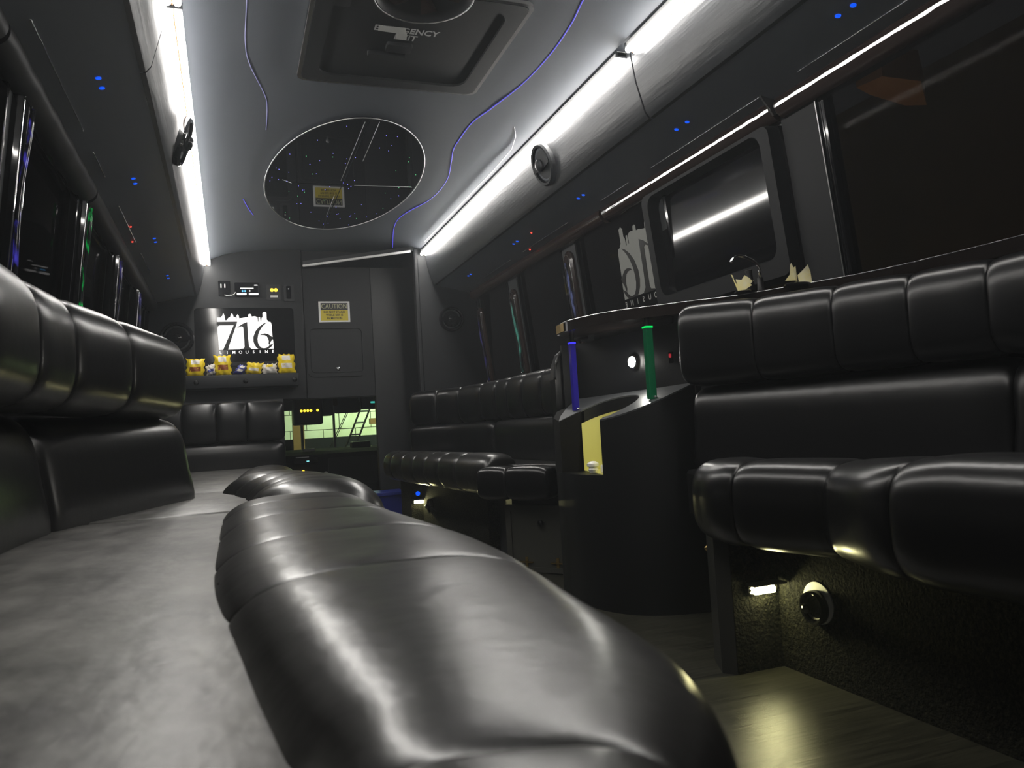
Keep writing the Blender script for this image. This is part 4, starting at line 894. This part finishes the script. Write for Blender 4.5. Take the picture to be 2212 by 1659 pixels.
def speaker(c, nrm, r, label, up=(0, 0, 1), m='panel_dark', rim='gloss', coaxial=True, group='coaxial speakers'):
    t = thing('speaker', c, label, 'speaker', group)
    bm = NB(); lathe(bm, c, nrm, [(r, -0.004), (r, 0.012), (r * 0.93, 0.020), (r * 0.82, 0.018), (r * 0.80, 0.006)], 32, up); obj('rim', bm, rim, t, 'auto')
    bm = NB(); lathe(bm, c, nrm, [(r * 0.81, 0.004), (r * 0.74, 0.010), (r * 0.66, 0.006), (r * 0.25, -0.003), (r * 0.02, -0.003)], 32, up); obj('cone', bm, m, t, True)
    R, U_, N_ = frame_axes(nrm, up); C_ = Vector(c)
    bm = NB(); slab(bm, [C_ + R * (r * a) + U_ * (r * b) + N_ * 0.016 for a, b in ((-0.85, 0.12), (-0.2, 0.22), (0.2, 0.22), (0.85, 0.12), (0.85, -0.12), (0.2, -0.22), (-0.2, -0.22), (-0.85, -0.12))], N_ * 0.007); obj('bridge', bm, rim, t)
    bm = NB(); lathe(bm, C_ + N_ * 0.023, nrm, [(r * 0.30, 0), (r * 0.30, 0.008), (r * 0.20, 0.016), (r * 0.02, 0.019)], 20, up); obj('tweeter', bm, rim, t, True)
    return t
FN = Vector((-1, 0, -0.32)).normalized()
speaker(Vector((1.291, 2.955, 1.092)) + FN * 0.006, FN, 0.090, 'black coaxial speaker on the right fascia under the long light strip', m='vinyl', rim='panel')
speaker(Vector((mir(1.291), 2.955, 1.092)) + Vector((-FN.x, 0, FN.z)) * 0.006, (-FN.x, 0, FN.z), 0.090, 'black coaxial speaker standing out of the left fascia beside the strip')
speaker((1.436, 5.052, 0.748), (0, -1, 0), 0.085, 'dark coaxial speaker on the front right partition', rim='gloss')
speaker((-0.30, 5.462, 0.70), (0, -1, 0), 0.105, 'dark coaxial speaker on the bulkhead left of the television', rim='gloss')
SN = Vector((-1, 0, 0))
spk_ = speaker((1.202, 1.415, -0.437), SN, 0.037, 'round black speaker with pale rim in the carpeted base of the near right bench', rim='gloss')
speaker((1.088, 4.46, -0.435), SN, 0.045, 'round speaker in the base of the front right bench beside its footlight', rim='gloss')
bm = NB(); lathe(bm, (1.203, 1.412, -0.428), SN, [(0.030, -0.002), (0.046, -0.002), (0.046, 0.003), (0.030, 0.003)], 32); obj('trim_ring', bm, 'grey_print', spk_, 'auto')

# ------------------------------------------------------------------ courtesy lights
def courtesy(c, nrm, label, group):
    t = thing('courtesy_light', c, label, 'light', group)
    C_ = Vector(c); bm = NB(); plate(bm, C_, nrm, rrect(0.082, 0.024, 0.010), 0.006); obj('bezel', bm, 'chrome', t)
    R, U_, N_ = frame_axes(nrm)
    bm = NB(); loft(bm, [[C_ + R * (k * 0.028) + U_ * b + N_ * h for b, h in ((-0.008, 0.006), (-0.010, 0.014), (0.0, 0.017), (0.008, 0.006))] for k in (-1, 1)]); obj('lens', bm, 'courtesy', t)
    bm = NB(); lathe(bm, C_ - R * 0.036 + N_ * 0.006, nrm, [(0.004, 0), (0.003, 0.003)], 10); obj('screw', bm, 'chrome', t)
    bm = NB(); slab(bm, [C_ + R * a + U_ * 0.012 + N_ * h for a, h in ((-0.042, 0.0), (0.042, 0.0), (0.046, 0.036), (-0.046, 0.036))], U_ * 0.004); obj('hood', bm, 'panel_dark', t)
courtesy((1.153, 1.543, -0.412), (0, -1, 0), 'glowing white footlight on the carpeted end panel of the near right bench', 'footlights in the bench bases')
courtesy((1.058, 4.663, -0.420), (0, -1, 0), 'glowing white footlight under the front right bench near the step', 'footlights in the bench bases')
t = thing('ring_light', (1.055, 4.663, -0.37), 'blue ring light above the far footlight', 'light')
bm = NB(); lathe(bm, (1.055, 4.665, -0.372), (0, -1, 0), [(0.008, 0), (0.014, 0), (0.014, 0.004), (0.008, 0.004)], 18); obj('ring', bm, 'blue_led', t)

# ------------------------------------------------------------------ lit columns on the window pillars
def column(y, s, mrod, label, z0=0.30, z1=0.90, wdt=0.066):
    X = (lambda z, h: Wx(z) - h) if s > 0 else (lambda z, h: mir(Wx(z) - h))
    t = thing('pillar_light', (X(0.6, 0), y, z0), label, 'light', 'lit columns on the window pillars')
    def sta(w_, a, b, h):
        r = w_ / 2; pts = []
        for k in range(9): q = math.radians(180 * k / 8); pts.append((y + r * math.cos(q), b - r + r * math.sin(q)))
        for k in range(9): q = math.radians(180 + 180 * k / 8); pts.append((y + r * math.cos(q), a + r + r * math.sin(q)))
        return [(X(zz, h), yy, zz) for yy, zz in pts]
    bm = NB(); loft(bm, [sta(wdt + 0.03, z0 - 0.015, z1 + 0.02, 0.0), sta(wdt + 0.03, z0 - 0.015, z1 + 0.02, 0.012), sta(wdt + 0.01, z0, z1 + 0.008, 0.022)]); obj('backplate', bm, 'rail' if s > 0 else 'gloss', t, 'auto')
    bm = NB(); tube(bm, sta(wdt, z0, z1, 0.024), 0.0018, 6, True); obj('edge_ring', bm, 'chrome', t, True)
    bm = NB(); pts = [(X(z, 0.030 + 0.004 * math.sin(14 * z + y)), y + 0.006 * math.sin(9 * z + 3 * y), z) for z in [z0 + 0.02 + (z1 - z0 - 0.06) * k / 16 for k in range(17)]]
    tube(bm, pts, 0.0065, 10); obj('bubble_rod', bm, mrod, t, True)
column(2.175, -1, 'rod_blue', 'tall black oval column with a blue bubble rod, at the left frame edge')
column(3.055, -1, 'rod_green', 'black oval column with a green bubble rod on the left wall')
column(3.90, -1, 'rod_violet', 'dim black oval column on the left wall beyond the green one')
column(4.73, -1, 'rod_violet', 'farthest dim column on the left wall beside the bulkhead')
column(3.505, 1, 'rod_pale', 'brown oval column with a pale blue bubble rod beyond the window decal', z1=0.835)
column(4.33, 1, 'rod_teal', 'brown oval column with a teal bubble rod on the right wall', z1=0.80)
column(4.99, 1, 'rod_violet', 'dim violet column on the right wall next to the partition', z1=0.80)

# ------------------------------------------------------------------ step well and odds on the floor
bm = NB(); box(bm, 0.86, 1.00, 5.02, 5.10, -0.600, -0.590); obj('step_nosing', bm, 'yellow_paint', label='yellow step nosing on the floor before the doorway', cat='step nosing')
t = thing('lit_panel_box', (0.98, 5.25, -0.6), 'dark blue plastic tote standing in for a blue lit panel in the doorway', 'tote')  # the panel's blue light is put into the box's colour
bm = NB(); loft(bm, [[(0.90, 5.18, -0.6), (1.06, 5.18, -0.6), (1.06, 5.36, -0.6), (0.90, 5.36, -0.6)], [(0.88, 5.16, -0.40), (1.08, 5.16, -0.40), (1.08, 5.38, -0.40), (0.88, 5.38, -0.40)]]); obj('body', bm, 'tote', t)
bm = NB(); box(bm, 0.87, 1.09, 5.15, 5.39, -0.41, -0.385, 0.004); obj('lid', bm, 'tote', t)
bm = NB(); tube(bm, [(0.845, 5.30, -0.60), (0.845, 5.30, -0.40)], 0.012, 10); obj('grab_post', bm, 'yellow_paint', None, 'auto', 'short yellow post at the edge of the doorway', 'post')

bm = NB(); box(bm, 6.0, 6.1, -4, 9, -1.0, 3.0); obj('wall_garage_side', bm, mat('brown_board', (0.10, 0.075, 0.055), 0.8, var=(0.6, (0.16, 0.12, 0.09), 0.4, 0.7)), kind='structure')
# ------------------------------------------------------------------ driver's cab and garage beyond
t = thing('dashboard', (0.9, 7.2, -0.6), "black dashboard with radio below the windscreen", 'dashboard')
bm = NB(); loft(bm, [[(x, 6.92, -0.60), (x, 6.90, -0.14), (x, 7.05, -0.115), (x, 7.62, -0.10), (x, 7.62, -0.60)] for x in (-0.5, 0.55, 1.2, 1.70)]); obj('body', bm, 'dash', t)
bm = NB(); plate(bm, (0.60, 6.915, -0.185), (0, -1, 0), rrect(0.20, 0.055, 0.006), 0.02); rd = obj('radio', bm, 'gloss', t)
bm = NB(); plate(bm, (0.572, 6.894, -0.158), (0, -1, 0), rrect(0.11, 0.006, 0.002), 0.002); obj('display', bm, 'steel', rd)
bm = NB(); plate(bm, (0.617, 6.894, -0.193), (0, -1, 0), rrect(0.022, 0.008, 0.002), 0.002); obj('lamp', bm, 'cyan_led', rd)
bm = NB(); plate(bm, (0.575, 6.90, -0.285), (0, -1, 0), rrect(0.020, 0.034, 0.006), 0.02); obj('warning_lamp', bm, 'amber_led', t)
bm = NB(); lathe(bm, (0.765, 6.91, -0.305), (0, -1, 0), [(0.014, 0), (0.014, 0.02), (0.010, 0.02), (0.010, 0.012)], 18); obj('lighter_ring', bm, 'white', t, 'auto')
bm = NB(); plate(bm, (1.00, 6.915, -0.30), (0, -1, 0), rrect(0.42, 0.24, 0.02), 0.02); obj('glovebox', bm, 'bar', t)
bm = NB(); box(bm, 1.05, 1.22, 7.25, 7.40, -0.115, -0.055, 0.006); obj('fare_tray', bm, 'panel_dark', t)
bm = NB(); box(bm, 0.60, 0.70, 7.1, 7.16, -0.118, -0.090, 0.003); obj('permit_card', bm, 'white', t)
t = thing('overhead_console', (0.72, 7.3, 0.15), 'black overhead console with a row of amber lamps in the cab', 'console')
bm = NB(); box(bm, 0.545, 0.80, 7.25, 7.45, 0.125, 0.38, 0.015); obj('housing', bm, 'panel_dark', t)
bm = NB(); box(bm, 0.80, 0.90, 7.27, 7.45, 0.20, 0.38, 0.012); obj('side_box', bm, 'panel_dark', t)
for x in (0.612, 0.640, 0.668, 0.696, 0.755):
    bm = NB(); lathe(bm, (x, 7.25, 0.252), (0, -1, 0), [(0.011, 0), (0.010, 0.006), (0.001, 0.009)], 12); obj('lamp', bm, 'amber_led', t, True)
t = thing('rear_view_mirror', (1.05, 7.35, 0.2), 'wide black rear view mirror under the cab header', 'mirror')
bm = NB(); plate(bm, (1.025, 7.35, 0.275), (0, -1, 0), rrect(0.24, 0.12, 0.03), 0.05); obj('housing', bm, 'panel_dark', t)
bm = NB(); plate(bm, (0.918, 7.29, 0.335), (0, -1, 0), rrect(0.04, 0.10, 0.015), 0.02); obj('bracket', bm, 'rail', t)
t = thing('destination_clock', (1.25, 7.3, 0.28), 'small teal lit display at the right end of the cab header', 'display')
bm = NB(); box(bm, 1.16, 1.36, 7.32, 7.5, 0.245, 0.40, 0.01); obj('housing', bm, 'panel_dark', t)
bm = NB(); plate(bm, (1.275, 7.318, 0.305), (0, -1, 0), rrect(0.05, 0.018, 0.002), 0.002); obj('readout', bm, 'teal_led', t)
bm = NB(); box(bm, -0.6, 1.75, 7.50, 7.62, 0.27, 1.30); obj('trim_15', bm, 'panel_dark', kind='structure')
bm = NB(); slab(bm, [(-0.5, 7.66, -0.12), (1.68, 7.66, -0.12), (1.66, 7.62, 0.60), (-0.5, 7.62, 0.60)], (0, 0.006, 0)); wdw = obj('window_12', bm, 'clear', kind='structure')
bm = NB(); box(bm, 0.935, 0.955, 7.645, 7.68, -0.12, 0.60); obj('window_mullion', bm, 'steel', wdw)
bm = NB(); box(bm, 0.632, 0.655, 7.645, 7.68, -0.12, 0.60); obj('window_mullion', bm, 'white', wdw)
t = thing('windscreen_wiper', (1.0, 7.72, -0.1), 'thin black wiper arms slanting across the windscreen', 'wiper')
for a, b in (((0.90, -0.10), (1.10, 0.28)), ((0.915, -0.10), (1.115, 0.28))):
    bm = NB(); tube(bm, [(a[0], 7.70, a[1]), (b[0], 7.70, b[1])], 0.004, 6); obj('arm', bm, 'black_metal', t)
t = thing('ladder', (1.35, 9.0, -0.6), 'dark ladder leaning outside the windscreen', 'ladder')
for (a, b) in (((1.02, -0.6), (1.60, 0.62)), ((1.13, -0.6), (1.71, 0.62))):
    bm = NB(); tube(bm, [(a[0], 9.0, a[1]), (b[0], 9.3, b[1])], 0.011, 6); obj('rail', bm, 'black_metal', t)
for k in range(9):
    f = k / 9 + 0.06; x = 1.02 + 0.58 * f; z = -0.6 + 1.22 * f; y = 9.0 + 0.3 * f
    bm = NB(); tube(bm, [(x, y, z), (x + 0.11, y, z)], 0.011, 6); obj('rung', bm, 'black_metal', t)
r_ = bpy.data.objects.new('wall_garage', None); COL.objects.link(r_); r_.location = (1.2, 10.1, Z0); r_['kind'] = 'structure'
bm0 = None
for row in range(8):
    for c_ in range(5):
        x0 = 0.1 + c_ * 0.40 + (0.2 if row % 2 else 0); z0 = -0.3 + row * 0.20
        bm = NB(); box(bm, x0 + 0.004, x0 + 0.396, 10.0 + 0.003 * ((row * 3 + c_) % 3), 10.1, z0 + 0.004, z0 + 0.196); obj('block', bm, 'concrete', r_)
bm = NB(); box(bm, -1, 2.3, 10.06, 10.12, -1.0, 2.0); obj('mortar', bm, 'concrete', r_)
bm = NB(); box(bm, -1, 2.3, 9.7, 9.9, -1.0, 0.0); obj('garage_cabinet', bm, 'panel', label='low dark workbench along the garage wall outside the windscreen', cat='workbench')
bm = NB(); box(bm, 0.70, 0.83, 9.55, 9.66, -1.0, 1.4); obj('timber_post', bm, 'wood', label='brown timber post in the garage left of the ladder', cat='post')
bm = NB(); box(bm, 1.60, 2.2, 9.45, 9.55, 0.13, 0.20); obj('timber_beam', bm, 'wood', label='short yellow timber beam in the garage right of the ladder', cat='beam')
bm = NB(); slab(bm, [(3.79, 3.73, 2.0), (3.83, 3.56, 2.0), (4.14, 3.56, 2.0), (4.51, 3.85, 2.0), (4.36, 3.89, 2.0), (3.97, 3.80, 2.0)], (0, 0, 0.2)); obj('roof_beam', bm, 'wood', label='brown roof beam of the garage seen through the big tinted window', cat='beam')
